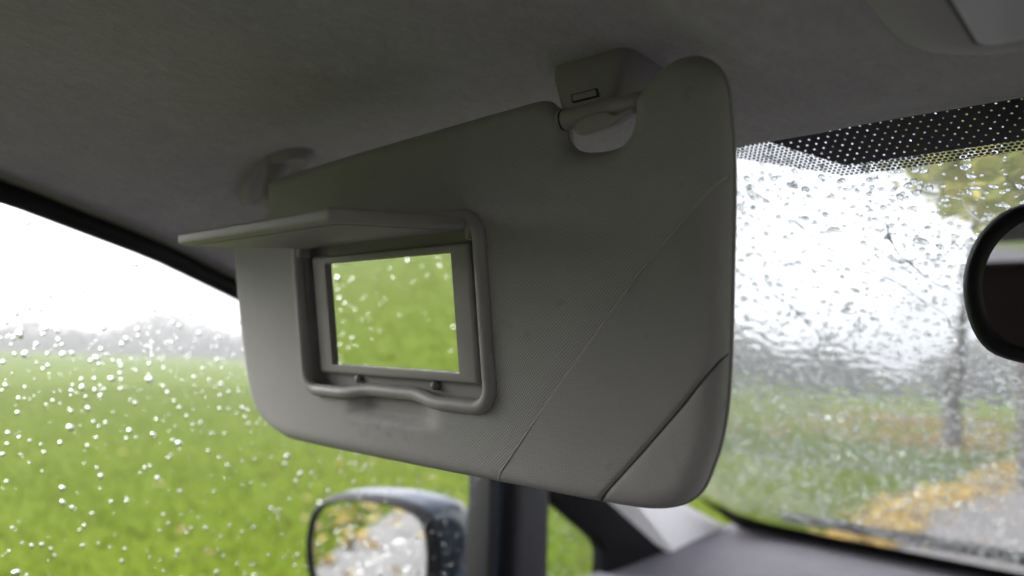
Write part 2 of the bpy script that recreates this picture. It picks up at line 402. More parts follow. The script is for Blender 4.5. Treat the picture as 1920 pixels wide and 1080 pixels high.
a = rng.uniform(0, 2*np.pi, n); rr = np.abs(rng.normal(0, 2.6, n)); c = np.array([(-3.6, 17), (-3.1, 21), (-6.5, 24), (-5.2, 29.5)])[rng.integers(0, 4, n)]
x = c[:, 0]+rr*np.cos(a)*1.3; y = c[:, 1]+rr*np.sin(a); k = x < -2.5; x, y = x[k], y[k]
V, Fc, T = leaf_quads(np.stack([x, y, hill(x, y)+.07], 1), .13, .3, 8, ORG)
o = np_mesh('leaf_litter', V, Fc, M['leaf'], attr=T); tag(o, 'orange brown fallen leaves on the grass under the roadside trees', 'fallen leaves', kind='stuff')
n = 45
x = rng.uniform(-9, -2.3, n); y = rng.uniform(-4, 9, n)
V, Fc, T = leaf_quads(np.stack([x, y, hill(x, y)+.06], 1), .09, .35, 9, YEL)
o = np_mesh('leaf_litter', V, Fc, M['leaf'], attr=T); tag(o, 'single yellow leaves lying scattered in the green grass', 'fallen leaves', kind='stuff')

# ------------------------------------------------------------------ trees
def bark_mat():
    mt, nt, b = new_mat('bark')
    tc = N(nt, 'ShaderNodeTexCoord'); mp = N(nt, 'ShaderNodeMapping'); mp.inputs['Scale'].default_value = (1, 1, .25); nt.links.new(tc.outputs['Object'], mp.inputs[0])
    a = N(nt, 'ShaderNodeTexNoise', Scale=9.0, Detail=6.0, Roughness=.7); nt.links.new(mp.outputs[0], a.inputs['Vector'])
    r = N(nt, 'ShaderNodeValToRGB'); nt.links.new(a.outputs[0], r.inputs[0])
    r.color_ramp.elements[0].position = .35; r.color_ramp.elements[0].color = (.035, .03, .028, 1); r.color_ramp.elements[1].position = .7; r.color_ramp.elements[1].color = (.12, .105, .095, 1)
    nt.links.new(r.outputs[0], b.inputs['Base Color']); b.inputs['Roughness'].default_value = .85
    bp = N(nt, 'ShaderNodeBump', Strength=.8, Distance=.03); nt.links.new(a.outputs[0], bp.inputs['Height']); nt.links.new(bp.outputs[0], b.inputs['Normal'])
    return mt
M['bark'] = bark_mat()
def tree(loc, height, girth, tones, label, leaves, seed, lean=(0, 0), group='trees along the lane', spread=1.0, leaf=.16):
    r = random.Random(seed); root = empty('tree', loc)
    V, Fc, tips = [], [], []
    def limb(p, d, L, rad0, depth):
        nseg = 5; seg = 8 if depth == 0 else 6
        base = len(V); q = Vector(p); dd = Vector(d)
        for i in range(nseg+1):
            t = i/nseg; rr = rad0*(1-.55*t)*(1.35 if (depth == 0 and i == 0) else 1)
            s = dd.cross(Vector((.31, .95, .1))).normalized(); u = s.cross(dd).normalized()
            for k in range(seg):
                a = 2*math.pi*k/seg; V.append(q+(s*math.cos(a)+u*math.sin(a))*rr)
            if depth >= 2 and i > 1: tips.append(q.copy())
            if i < nseg:
                q = q+dd*(L/nseg); dd = (dd+Vector((r.gauss(0, .1), r.gauss(0, .1), .04 if depth else 0))).normalized()
                if depth < 3 and ((depth == 0 and i >= 2) or (depth and i >= 1)):
                    for _ in range(2 if depth == 0 else 1):
                        a = r.uniform(0, 2*math.pi); up = r.uniform(.25, .8)
                        nd = Vector((math.cos(a)*spread, math.sin(a)*spread, up)).normalized()
                        nd = (nd+dd*.5).normalized()
                        limb(q, nd, L*r.uniform(.48, .68)*(.8 if depth == 0 else 1), rad0*(1-.55*t)*.55, depth+1)
        for i in range(nseg):
            for k in range(seg): Fc.append((base+i*seg+k, base+i*seg+(k+1) % seg, base+(i+1)*seg+(k+1) % seg, base+(i+1)*seg+k))
    limb((0, 0, -.1), Vector((lean[0], lean[1], 1)).normalized(), height*.72, girth, 0)
    mesh_obj('trunk', V, Fc, M['bark'], root)
    if leaves:
        P = np.array([tuple(t) for t in tips]); rg = np.random.default_rng(seed)
        P = P[rg.integers(0, len(P), leaves)] + rg.normal(0, .28, (leaves, 3))
        LV, LF, LT = leaf_quads(P, leaf, 1.0, seed+1, tones)
        tag(np_mesh('crown', LV, LF, M['leaf'], root, attr=LT), kind='stuff')
    tag(root, label, 'tree', group)
    return root
GY = [(.20, .22, .04), (.30, .27, .05), (.38, .28, .05), (.14, .17, .04)]
tree((-3.45, 16.7, 0), 8.0, .15, GY, 'dark roadside tree with thin yellowing leaves, its trunk left of the interior mirror', 4200, 21, (.03, .02))
tree((-2.75, 20.5, 0), 8.5, .16, GY, 'roadside tree half hidden behind the interior mirror', 4200, 33, (-.02, .0))
tree((-1.3, 10.5, 0), 6.5, .15, [(.36, .37, .11), (.44, .39, .13), (.30, .34, .10)], 'yellow green tree hanging over the lane ahead', 9000, 45, (-.08, 0), spread=1.3, leaf=.17)
tree((-62, 10, 0), 8.0, .3, [(.22, .12, .09), (.26, .15, .11), (.17, .11, .08)], 'pinkish brown misty tree far across the field', 4500, 51, group='trees far across the field', leaf=.5, spread=1.4)

# misty woods at the far side of the field: masses of twigs and leaves, no single tree to be told apart
def wood(name, label, az0, az1, dist, hgt, n, tones, seed):
    r = np.random.default_rng(seed)
    az = np.radians(r.uniform(az0, az1, n)); d = dist*(1+.25*r.random(n))
    top = hgt*(.62+.22*np.sin(az*19+seed)+.16*np.sin(az*47+2*seed)) 
    z = top*r.beta(1.0, 1.9, n)*1.35
    x, y = -np.sin(az)*d, np.cos(az)*d
    V, Fc, T = leaf_quads(np.stack([x, y, hill(x, y)+z], 1), .75, 1.0, seed, tones)
    tag(np_mesh(name, V, Fc, M['leaf'], attr=T), label, 'woodland', kind='stuff')
BR = [(.20, .175, .155), (.25, .21, .185), (.17, .18, .14), (.22, .215, .18)]
wood('distant_wood', 'grey misty hedge line beyond the green field', 46, 92, 92, 4.6, 13000, BR, 11)
wood('distant_wood', 'grey brown misty wood behind the roadside trees', -8, 44, 60, 4.2, 24000, BR, 12)
wood('distant_wood', 'misty hedge line across the field behind the car', 92, 175, 100, 6.0, 12000, BR, 13)

# ------------------------------------------------------------------ car shell round the cabin (eye-level coordinates; W adds the height)
LX, RXR = -.645, .70                                     # inner faces of the left and right sides
WS = lambda y: .137-.435*(y-.385)                         # windscreen sheet, z over y
WTOP = np.array([(-1.6, .06), (-.9, .112), (-.4, .122), (-.1, .116), (.135, .087), (.235, .063), (.313, .037), (.5, -.035), (.72, -.135), (.815, -.185), (.94, -.262), (.97, -.285)])
wtop = lambda y: np.interp(y, WTOP[:, 0], WTOP[:, 1])    # top edge of the left side glass
SILL = -.30                                              # foot of the glass
BELT = -.245                                             # top of the door trim
def glass_x(z, s=-1): return (LX if s < 0 else RXR)+(-s)*.05*np.clip((z-SILL)/.4, -1, 1.2)   # tumblehome

# headliner
hy = np.r_[np.linspace(-1.6, 0, 17)[:-1], np.linspace(0, .39, 60)]
hx = np.r_[np.linspace(-.592, -.40, 34)[:-1], np.linspace(-.40, .02, 70)[:-1], np.linspace(.02, .655, 26)]
HX, HY = np.meshgrid(hx, hy, indexing='ij')
def headz(x, y):
    z = .142-.0115*sstep(.30, .392, y)-.03*sstep(-.5, -1.6, y)
    xr = -.141+.02*(y-.3)/.09*(y > .3)
    fr_ = 1-sstep(.33, .388, y)
    z = z - .002*np.exp(-((x-xr)/.009)**2)*sstep(.10, .22, y)*fr_ - .007*sstep(-.012, .012, xr-x)*sstep(.02, .2, y)*fr_
    # the middle of the roof hangs lower behind the header and climbs forward to it
    zc = .1325-.0205*(1-sstep(.295, .405, y))
    zc = zc+(.142-.112)*sstep(.12, .0, y)
    k = sstep(-.150, -.112, x)*(1-sstep(.17, .21, x))
    z = z*(1-k)+zc*k
    s = sstep(-.42, -.592, x)
    zl = wtop(y)+.020
    z = z*(1-s)+zl*s
    s2 = sstep(.5, .655, x); z = z*(1-s2)+(wtop(y)+.02)*s2
    return z
HZ = headz(HX, HY)
nx, ny = HX.shape
V = np.stack([HX, HY, HZ+H], -1).reshape(-1, 3)
idx = np.arange(nx*ny).reshape(nx, ny)
quads = np.stack([idx[:-1, :-1], idx[:-1, 1:], idx[1:, 1:], idx[1:, :-1]], -1).reshape(-1, 4)
# rolled front lip
lip = []; base = len(V); extra = []
for k, (dy, dz) in enumerate(((.004, .0005), (.0065, .004), (.005, .010))):
    for i in range(nx): extra.append((HX[i, -1], HY[i, -1]+dy, HZ[i, -1]+dz+H))
rows = [idx[:, -1]]+[base+k*nx+np.arange(nx) for k in range(3)]
for a, b in zip(rows[:-1], rows[1:]):
    lip.append(np.stack([a[:-1], b[:-1], b[1:], a[1:]], -1))
V = np.vstack([V, extra]); quads = np.vstack([quads]+lip)
o = np_mesh('headliner', V, quads, M['felt'], smooth=True); tag(o, kind='structure')
sol = o.modifiers.new('thickness', 'SOLIDIFY'); sol.thickness = .004; sol.offset = 0
# roof skin above it
tag(box('roof', (-.63, -1.7, H+.19), (.69, .30, H+.21), M['blue'], bevel=.01), kind='structure')
tag(box('windscreen_header', (-.60, .285, H+.166), (.66, .345, H+.188), M['cabin']), kind='structure')

# left side: seal, glass, posts, quarter glass, pillar trim
side = empty('left_side_window', (LX, 0, H+SILL))
side_m = Matrix.Translation(Vector((LX, 0, H+SILL))).inverted()
def S(p): return tuple(side_m @ Vector(W(p)))
yy = np.linspace(-.62, .70, 90)
gl = [(glass_x(z), y, z) for y in yy for z in (SILL-.06, wtop(y)+.012)]
Fg = [(2*i, 2*i+2, 2*i+3, 2*i+1) for i in range(len(yy)-1)]
mesh_obj('pane', [S(p) for p in gl], Fg, M['glass'], side, smooth=True)
tag(side, 'rain spotted side door window looking onto the green field', 'car window')
sy = np.linspace(-.62, .70, 70)
o = tube('window_seal', [W((glass_x(wtop(y))+.014, y, wtop(y)+.008)) for y in sy], 0.0072, M['rubber'], seg=10, squash=1.0)
tag(o, 'black rubber seal along the top of the side window', 'window seal')
o = tube('headliner_edge_trim', [W((-.592, y, wtop(y)+.0205)) for y in np.linspace(-1.5, .40, 60)], .0052, M['trim'], seg=10)
tag(o, 'rolled grey trim strip edging the headliner above the side window', 'trim strip')

def side_piece(name, pts, x0, x1, mat, label=None, cat=None, bevel=0.0, kind=None, parent=None):
    """polygon in (y,z) at eye level extruded between x0 and x1"""
    o = prism(name, [(p[0], p[1]) for p in pts], x0, x1, mat, parent, bevel, 2, frame=lambda a, b, c: (c, a, b+H))
    if label or kind: tag(o, label, cat, kind=kind)
    return o
post = empty('window_post', W((-.655, .74, -.45)))
pm = Matrix.Translation(Vector(W((-.655, .74, -.45)))).inverted()
def pp(name, y0, y1, x0, x1, mat, bev):
    z0, z1 = -.46, -.09
    bm = bmesh.new()
    o = prism(name, [(y0, z0), (y1, z0), (y1-.012, z1), (y0-.012, z1)], x0, x1, mat, post, bev, 3, frame=lambda a, b, c: tuple(pm @ Vector((c, a, b+H))))
    return o
pp('seal', .684, .697, -.672, -.632, M['rubber'], .003)
pp('painted_frame', .6975, .727, -.676, -.650, M['blue'], .006)
pp('cover', .7275, .795, -.685, -.625, M['post'], .012)
tag(post, 'dark upright post between the side window and the quarter window', 'window post')
qw = empty('quarter_window', W((-.655, .87, -.3)))
qm = Matrix.Translation(Vector(W((-.655, .87, -.3)))).inverted()
prism('pane', [(.79, -.30), (.95, -.30), (.95, -.262), (.80, -.165)], -.657, -.655, M['glass'], qw, frame=lambda a, b, c: tuple(qm @ Vector((c, a, b+H))))
tag(qw, 'small triangular quarter window ahead of the dark post', 'car window')
A = [(.785, -.163), (.938, -.262), (.938, -.293), (1.16, -.318), (1.16, -.30), (1.0, -.222), (.80, -.12)]
fr = side_piece('quarter_window_frame', [(.80, -.178), (.928, -.258), (.938, -.27), (.938, -.34), (1.15, -.34), (1.118, -.303), (.98, -.222), (.80, -.115)], -.668, -.640, M['matte_black'],
                'black frame panel between quarter window and pale pillar trim', 'window frame', bevel=.004)
# pale windscreen pillar trim, from the dashboard up to the roof
ty = np.linspace(.37, 1.33, 25)
up = [(y, WS(y)-.012) for y in ty]
lowy = [(1.20, -.345), (1.15, -.3265), (1.1205, -.3055), (.981, -.2225), (.80, -.1155), (.62, -.045), (.5, .0), (.39, .048)]
Vt, Ft = [], []
outl = up+lowy
prism('pillar_trim_tmp', outl, -.645, -.630, M['trim_light'], None, .003, 2, frame=lambda a, b, c: (c+.022*max(0, (.75-a))-.6*(b+.30)*min(1, max(0, (a-.8)*5)), a, b+H))
o = bpy.data.objects['pillar_trim_tmp']; o.name = 'pillar_trim'; o.data.name = 'pillar_trim'
tag(o, 'pale plastic windscreen pillar trim rising from the dashboard corner', 'pillar trim')

# ------------------------------------------------------------------ windscreen
wsn = Vector((0, .435, 1)).normalized()                  # outward normal
wst = Vector((0, 1, -.435)).normalized()                 # down the glass
wso = Vector(W((0, .385, WS(.385))))
wsm = Matrix(((1, 0, 0, wso[0]), (0, wst[1], wsn[1], wso[1]), (0, wst[2], wsn[2], wso[2]), (0, 0, 0, 1)))
# local axes x right, y down the glass, z outward
wsm = Matrix((Vector((1, 0, 0)), wst, wsn)).transposed().to_4x4(); wsm.translation = wso
wsr = empty('windscreen', matrix=wsm)
tag(wsr, 'rain covered windscreen with a dotted black band along its top', 'windscreen')
WX0, WX1, WY0, WY1 = -.632, .69, -.10, 1.06
mesh_obj('pane', [(WX0, WY0, 0), (WX1, WY0, 0), (WX1, WY1, 0), (WX0, WY1, 0)], [(0, 1, 2, 3)], M['glass'], wsr)

def frit_mat():
    mt, nt, b = new_mat('frit_print')
    b.inputs['Base Color'].default_value = (.006, .006, .008, 1); b.inputs['Roughness'].default_value = .35
    tr = N(nt, 'ShaderNodeBsdfTransparent')
    ms = N(nt, 'ShaderNodeMixShader')
    tc = N(nt, 'ShaderNodeTexCoord'); sx = N(nt, 'ShaderNodeSeparateXYZ'); nt.links.new(tc.outputs['Object'], sx.inputs[0])
    def dots(pitch, r):
        d = None
        for ox, oy in ((0, 0), (.5, .5)):
            fx = math_n(nt, 'SUBTRACT', math_n(nt, 'FRACT', math_n(nt, 'ADD', math_n(nt, 'MULTIPLY', sx.outputs[0], 1/pitch), 50+ox)), .5)
            fy = math_n(nt, 'SUBTRACT', math_n(nt, 'FRACT', math_n(nt, 'ADD', math_n(nt, 'MULTIPLY', sx.outputs[1], 1/(pitch*1.732)), 50+oy)), .5)
            fy = math_n(nt, 'MULTIPLY', fy, 1.732)
            dd = math_n(nt, 'SQRT', math_n(nt, 'ADD', math_n(nt, 'MULTIPLY', fx, fx), math_n(nt, 'MULTIPLY', fy, fy)))
            d = dd if d is None else math_n(nt, 'MINIMUM', d, dd)
        return math_n(nt, 'LESS_THAN', d, r)
    return mt, nt, b, tr, ms, dots
mt, nt_, b_, tr_, ms_, dots = frit_mat()
nt_.links.new(dots(.0050, .105), ms_.inputs[0]); nt_.links.new(b_.outputs[0], ms_.inputs[1]); nt_.links.new(tr_.outputs[0], ms_.inputs[2])
nt_.links.new(ms_.outputs[0], nt_.nodes['Material Output'].inputs['Surface']); M['frit'] = mt
mt, nt_, b_, tr_, ms_, dots = frit_mat(); mt.name = 'frit_halftone'
nt_.links.new(dots(.0027, .40), ms_.inputs[0]); nt_.links.new(tr_.outputs[0], ms_.inputs[1]); nt_.links.new(b_.outputs[0], ms_.inputs[2])
nt_.links.new(ms_.outputs[0], nt_.nodes['Material Output'].inputs['Surface']); M['halftone'] = mt
FR0 = dict(top=-.02)
fo = [(-.178, .0075), (-.1425, .0405), (-.1385, .0435), (-.134, .0442), (-.055, .042), (.13, .042), (.21, .0075), (.21, -.05), (-.178, -.05)]
def fan(name, pts, z, mat):
    return mesh_obj(name, [(a, b, z) for a, b in pts], [tuple(range(len(pts)))], mat, wsr, smooth=False)
fan('frit_band', fo, -.002, M['frit'])
hb = [(-.2, .0075), (-.1781, .0076), (-.1426, .0406), (-.1386, .0436), (-.134, .0443), (-.055, .0421), (.13, .0421), (.13, .0505), (-.055, .0505), (-.134, .0535), (-.143, .0525), (-.15, .048), (-.2, .02)]
bmh = bmesh.new(); bmh.faces.new([bmh.verts.new((a, b, -.002)) for a, b in hb]); bmesh.ops.triangulate(bmh, faces=bmh.faces)
bm_obj('halftone_border', bmh, M['halftone'], wsr, smooth=False)
fan('bottom_frit', [(WX0, .86), (-.61, .915), (-.585, .955), (-.54, .978), (-.45, .988), (-.2, .998), (WX1, .998), (WX1, 1.06), (WX0, 1.06)], -.003, M['matte_black'])

# rain: drops are little water lenses standing on the outer face
def cap_mesh(theta, rings=4, seg=10):
    """unit-radius footprint spherical cap, closed below"""
    V = []; s = math.sin(theta); Rr = 1/s
    for i in range(rings):
        a = theta*(1-i/rings)
        for k in range(seg):
            b = 2*math.pi*(k+.5*i)/seg; V.append((Rr*math.sin(a)*math.cos(b), Rr*math.sin(a)*math.sin(b), Rr*(math.cos(a)-math.cos(theta))))
    V.append((0, 0, Rr*(1-math.cos(theta))))
    Fc = []
    for i in range(rings-1):
        for k in range(seg):
            a, b, c, d = i*seg+k, i*seg+(k+1) % seg, (i+1)*seg+(k+1) % seg, (i+1)*seg+k
            Fc += [(a, b, d), (b, c, d)]
    t = len(V)-1
    for k in range(seg): Fc.append(((rings-1)*seg+k, (rings-1)*seg+(k+1) % seg, t))
    nb = len(V)
    V.append((0, 0, 0))
    for k in range(seg): Fc.append(((k+1) % seg, k, nb))
    return np.array(V), np.array(Fc)
CAPV, CAPF = cap_mesh(rad(66), 3, 8)
def drops(name, pos, r, ex, ang, frame, mat, parent, hs=1.0, seed=0):
    """pos (n,2) in the pane, r radius, ex elongation, frame: function of (a,b,c) arrays to local xyz"""
    n = len(pos); rg = np.random.default_rng(seed)
    base = np.broadcast_to(CAPV, (n,)+CAPV.shape).copy()
    th = np.arctan2(base[..., 1], base[..., 0])
    wob = 1+.14*np.sin(2*th+rg.uniform(0, 6.3, (n, 1)))+.09*np.sin(3*th+rg.uniform(0, 6.3, (n, 1)))
    u = base[..., 0]*wob*r[:, None]; v = base[..., 1]*wob*(r*ex)[:, None]; h = base[..., 2]*(r*hs)[:, None]
    c, s = np.cos(ang)[:, None], np.sin(ang)[:, None]
    a = pos[:, :1]+u*c-v*s; b = pos[:, 1:]+u*s+v*c
    P = frame(a, b, h)
    Fc = (CAPF[None]+(np.arange(n)*len(CAPV))[:, None, None]).reshape(-1, 3)
    return np_mesh(name, P.reshape(-1, 3), Fc, mat, parent, smooth=True)

def scatter(n, x0, x1, y0, y1, rmin, rmax, power, seed, dens=None):
    rg = np.random.default_rng(seed)
    P = np.stack([rg.uniform(x0, x1, n), rg.uniform(y0, y1, n)], 1)
    if dens is not None: P = P[rg.random(n) < dens(P)]
    r = rmin+(rmax-rmin)*rg.random(len(P))**power
    return P, r
wf = lambda a, b, h: np.stack([a, b, h+.0009], -1)
clump = lambda P: .45+.55*np.clip(.5+.9*np.sin(P[:, 0]*23+3*np.sin(P[:, 1]*9))*np.sin(P[:, 1]*19+2*np.sin(P[:, 0]*13)), 0, 1)
P, r = scatter(34000, -.60, .16, -.02, .97, .0007, .0024, 2.3, 31, clump)
rg = np.random.default_rng(5)
o = drops('raindrops', P, r, 1+.5*rg.random(len(P)), rg.normal(0, .5, len(P)), wf, M['water'], wsr, 1.0, 1); tag(o, kind='stuff')
# larger drops, one by one
BIG = [(-.165, .11), (-.12, .13), (-.21, .15), (-.05, .10), (-.075, .16), (-.19, .22), (-.10, .25), (-.03, .21), (-.14, .33), (-.24, .3), (-.05, .33), (-.2, .42), (-.28, .45), (-.1, .47), (-.16, .55), (-.31, .58), (-.24, .66), (-.38, .62), (-.12, .68), (-.42, .74), (-.3, .78), (-.2, .8), (-.36, .86), (-.48, .84), (-.06, .58), (-.26, .1), (-.09, .4), (-.02, .45), (-.34, .37), (-.22, .52)]
u = CAPV.copy(); big_me = None
for i, (a, b) in enumerate(BIG):
    s = .0028+.0022*random.random()
    if big_me is None:
        o = np_mesh('raindrop', CAPV, CAPF, M['water'], wsr, smooth=True); big_me = o.data
    else: o = link(bpy.data.objects.new('raindrop', big_me), wsr)
    o.location = (a, b, .0009); o.rotation_euler = (0, 0, random.gauss(0, .6)); o.scale = (s*1.35, s*(.75+.4*random.random()), s*.8)
# trickles: wandering half-round threads of water
V, Fc = [], []
def trickle(x, y, L, wd):
    ns = int(L/.003); seg = 5; b0 = len(V); ph = random.random()*6; vx = 0
    for i in range(ns+1):
        t = i/ns; vx += random.gauss(0, .00045); vx *= .93; x += vx+.0004
        rr = wd*(.55+.45*math.sin(i*.9+ph)*math.sin(i*.37+ph))*(.3+.7*min(1, 4*t, 4*(1-t)+.1))
        for k in range(seg+1):
            a = math.pi*k/seg; V.append((x+math.cos(a)*rr, y+i*.003, .0004+math.sin(a)*rr*.55))
    for i in range(ns):
        for k in range(seg): q = b0+i*(seg+1)+k; Fc.append((q, q+1, q+seg+2, q+seg+1))
        q = b0+i*(seg+1); Fc.append((q+seg, q, q+seg+1, q+2*seg+1))
for x, y, L in [(-.205, .03, .28), (-.14, .085, .12), (-.09, .08, .09), (-.185, .2, .22), (-.26, .12, .3), (-.05, .2, .2), (-.12, .3, .26), (-.22, .4, .2), (-.3, .42, .26), (-.02, .3, .25), (-.16, .52, .2), (-.36, .5, .3), (-.08, .5, .22), (-.25, .62, .2), (.03, .2, .3), (.08, .4, .3), (-.43, .6, .25)]:
    trickle(x, y, L, .0008+.0004*random.random())
o = mesh_obj('rain_trickles', V, Fc, M['water'], wsr); tag(o, kind='stuff')
# rippled film of running water over the whole outer face: a real wavy sheet, thicker and thinner
fx = np.arange(-.60, .16, .0023); fy = np.arange(-.02, .62, .0023)
FX, FY = np.meshgrid(fx, fy, indexing='ij')
rgf = np.random.default_rng(17)
hgt = np.zeros_like(FX)
for k in range(70):
    lam = 10**rgf.uniform(-2.1, -1.65); th = rgf.normal(.2, .9); kx, ky = np.cos(th)/lam*2*np.pi, np.sin(th)/lam*2*np.pi
    hgt += lam*rgf.uniform(.2, 1)*np.sin(kx*FX+ky*FY+rgf.uniform(0, 6.3)+1.5*np.sin(FY*40*rgf.random()+FX*30))
mask = np.clip(.55+.6*np.sin(FX*17+2*np.sin(FY*11))*np.sin(FY*13+1.7*np.sin(FX*9)), .12, 1)
hgt = .0008+hgt*mask*.0011*(1-.9*sstep(.30, .60, FY))
hgt = np.clip(hgt, .0003, .002)
nx, ny = FX.shape; idx = np.arange(nx*ny).reshape(nx, ny)
q = np.stack([idx[:-1, :-1], idx[1:, :-1], idx[1:, 1:], idx[:-1, 1:]], -1).reshape(-1, 4)
Vf = np.stack([FX, FY, hgt], -1).reshape(-1, 3)
lo = np.array([(fx[0], fy[0], .0002), (fx[-1], fy[0], .0002), (fx[-1], fy[-1], .0002), (fx[0], fy[-1], .0002)])
o = np_mesh('water_film', np.vstack([Vf, lo]), np.vstack([q, [[nx*ny+3, nx*ny+2, nx*ny+1, nx*ny]]]), M['water'], wsr, smooth=True); tag(o, kind='stuff')

# drops on the side glass
def sfr(a, b, h):                                        # a = y along the car, b = z, outward is -x
    return np.stack([glass_x(b)-h-.0006-LX, a, b-SILL], -1)
def below(P): return (P[:, 1] < wtop(P[:, 0])-.003)*1.0
P, r = scatter(16000, -.60, .650, SILL, .125, .0005, .0017, 1.9, 41, lambda P: below(P)*(.2+.8*sstep(-.12, .05, P[:, 1]))*(.15+.85*sstep(.06, .16, P[:, 0])))
P2, r2 = scatter(1500, -.60, .650, SILL, .125, .0014, .0029, 1.9, 42, lambda P: below(P)*(.24+.76*sstep(-.14, .05, P[:, 1]))*(.12+.88*sstep(.06, .16, P[:, 0])))
P = np.vstack([P, P2]); r = np.r_[r, r2]; rg = np.random.default_rng(6)
o = drops('raindrops', P, r, 1+.25*rg.random(len(P)), rg.normal(0, .4, len(P)), sfr, M['water'], side, .9, 2); tag(o, kind='stuff')
qf = lambda a, b, h: np.stack([-.6572-h+.655, a-.87, b+.3], -1)
P, r = scatter(260, .80, .94, -.295, -.18, .0008, .0024, 1.6, 43, lambda P: (P[:, 1] < -.172-(P[:, 0]-.80)*.62)*1.0)
o = drops('raindrops', P, r, np.ones(len(P)), np.zeros(len(P)), qf, M['water'], qw, .9, 3); tag(o, kind='stuff')

# ------------------------------------------------------------------ dashboard
dash = empty('dashboard', W((0, 1.1, -.45)))
dmi = Matrix.Translation(Vector(W((0, 1.1, -.45)))).inverted()
dy = np.linspace(.62, 1.36, 46); dx = np.linspace(-.652, .70, 60)
DX, DY = np.meshgrid(dx, dy, indexing='ij')
DZ = -.302+.016*sstep(.95, 1.30, DY)-.05*sstep(.78, .62, DY)+.006*np.exp(-((DY-1.18)/.02)**2)*0
# a long shallow demister slot near the glass and a raised sweep beside it
slot = np.exp(-((DY-(1.235-.0*DX))/.010)**2)*sstep(-.50, -.46, DX)
DZ = DZ-.010*slot+.008*np.exp(-((DY-1.205)/.02)**2)*sstep(-.50, -.44, DX)
Vd = [tuple(dmi @ Vector((DX[i, j], DY[i, j], DZ[i, j]+H))) for i in range(len(dx)) for j in range(len(dy))]
idx = np.arange(len(dx)*len(dy)).reshape(len(dx), len(dy))
q = np.stack([idx[:-1, :-1], idx[1:, :-1], idx[1:, 1:], idx[:-1, 1:]], -1).reshape(-1, 4)
np_mesh('top_panel', Vd, q, M['dash'], dash, smooth=True)
prism('front_panel', [(-.652, -.70), (.70, -.70), (.70, -.357), (-.652, -.357)], .60, .622, M['dash_dark'], dash, .004, 2, frame=lambda a, b, c: tuple(dmi @ Vector((a, c, b+H))))
bm = bmesh.new()
bmesh.ops.create_grid(bm, x_segments=1, y_segments=1, size=.5)
bm.transform(dmi @ Matrix.Translation(Vector(W((-.16, 1.236, -.2985)))) @ Matrix.Diagonal((.62, .012, 1, 1)))
bm_obj('demister_slot', bm, M['gap'], dash, smooth=False)
tag(dash, 'dark grey dashboard top under the windscreen', 'dashboard')
# wiper lying below the glass
wp = empty('wiper', W((-.42, 1.33, -.24)))
tube('arm', [tuple(Vector(W((x, 1.30+.012*math.sin(x*4), WS(1.30+.012*math.sin(x*4))+.016)))-Vector(W((-.42, 1.33, -.24)))) for x in np.linspace(-.52, -.02, 14)], .008, M['black'], wp, 8)
tube('blade', [tuple(Vector(W((x, 1.275, WS(1.275)+.012)))-Vector(W((-.42, 1.33, -.24)))) for x in np.linspace(-.50, .02, 10)], .006, M['rubber'], wp, 8)
tag(wp, 'black wiper parked along the bottom of the windscreen', 'wiper')

# ------------------------------------------------------------------ rest of the cabin (behind the photographer)
ca = lambda *a, **k: tag(box(*a, **k), kind='structure')
ca('cabin_floor', (-.66, -1.75, H-1.0), (.72, 1.3, H-.96), M['cabin'])
ca('door_panel_left', (-.70, -1.7, H-.96), (-.652, .15, H+BELT), M['cabin'])
ca('door_panel_left_front', (-.70, .151, H-.96), (-.652, .66, H+SILL+.01), M['cabin'])
ca('door_panel_right', (.705, -1.7, H-.96), (.745, 1.3, H-.42), M['cabin'])
ca('side_light_blocker_right', (.705, -.739, H-.419), (.745, -.02, H+.09), M['cabin'])  # unseen blocker added in place of the photographer's body, cuts side light
ca('rear_light_blocker_left', (-.70, -1.7, H+BELT+.001), (-.640, -.74, H-.10), M['cabin'])  # unseen panel added to limit light through the left rear window
ca('rear_light_blocker_right', (.70, -1.7, H-.419), (.745, -.74, H+.09), M['cabin'])  # unseen panel added over the right rear window to darken the cabin
ca('cabin_wall_front', (-.66, 1.31, H-.96), (.72, 1.35, H-.30), M['cabin'])
ca('cabin_wall_rear', (-.66, -1.75, H-.96), (.72, -1.70, H-.08), M['cabin'])
ca('cabin_wall_side', (-.69, .664, H-.96), (-.654, 1.305, H-.345), M['cabin'])
for nm, y0, y1, x0, x1 in (('door_pillar_left', -.74, -.62, -.655, -.595), ('door_pillar_right', -.74, -.62, .655, .71), ('rear_pillar_left', -1.75, -1.45, -.655, -.575), ('rear_pillar_right', -1.75, -1.45, .63, .71), ('windscreen_pillar_right', .74, .82, .66, .71)):
    ca(nm, (x0, y0, H+SILL-.02), (x1, y1, H+.15), M['trim_light'])
ca('rear_roof_rail', (-.6, -1.75, H+.02), (.66, -1.62, H+.16), M['trim_light'])
rs = empty('rear_bench', W((.03, -1.2, -.95)))
box('seat', (-.58, -.35, .0), (.58, .25, .38), M['seat'], rs, .05, 3)
box('backrest', (-.58, -.47, .3), (.58, -.32, .92), M['seat'], rs, .05, 3)
tag(rs, 'dark brown rear bench seat seen only in the interior mirror', 'car seat')
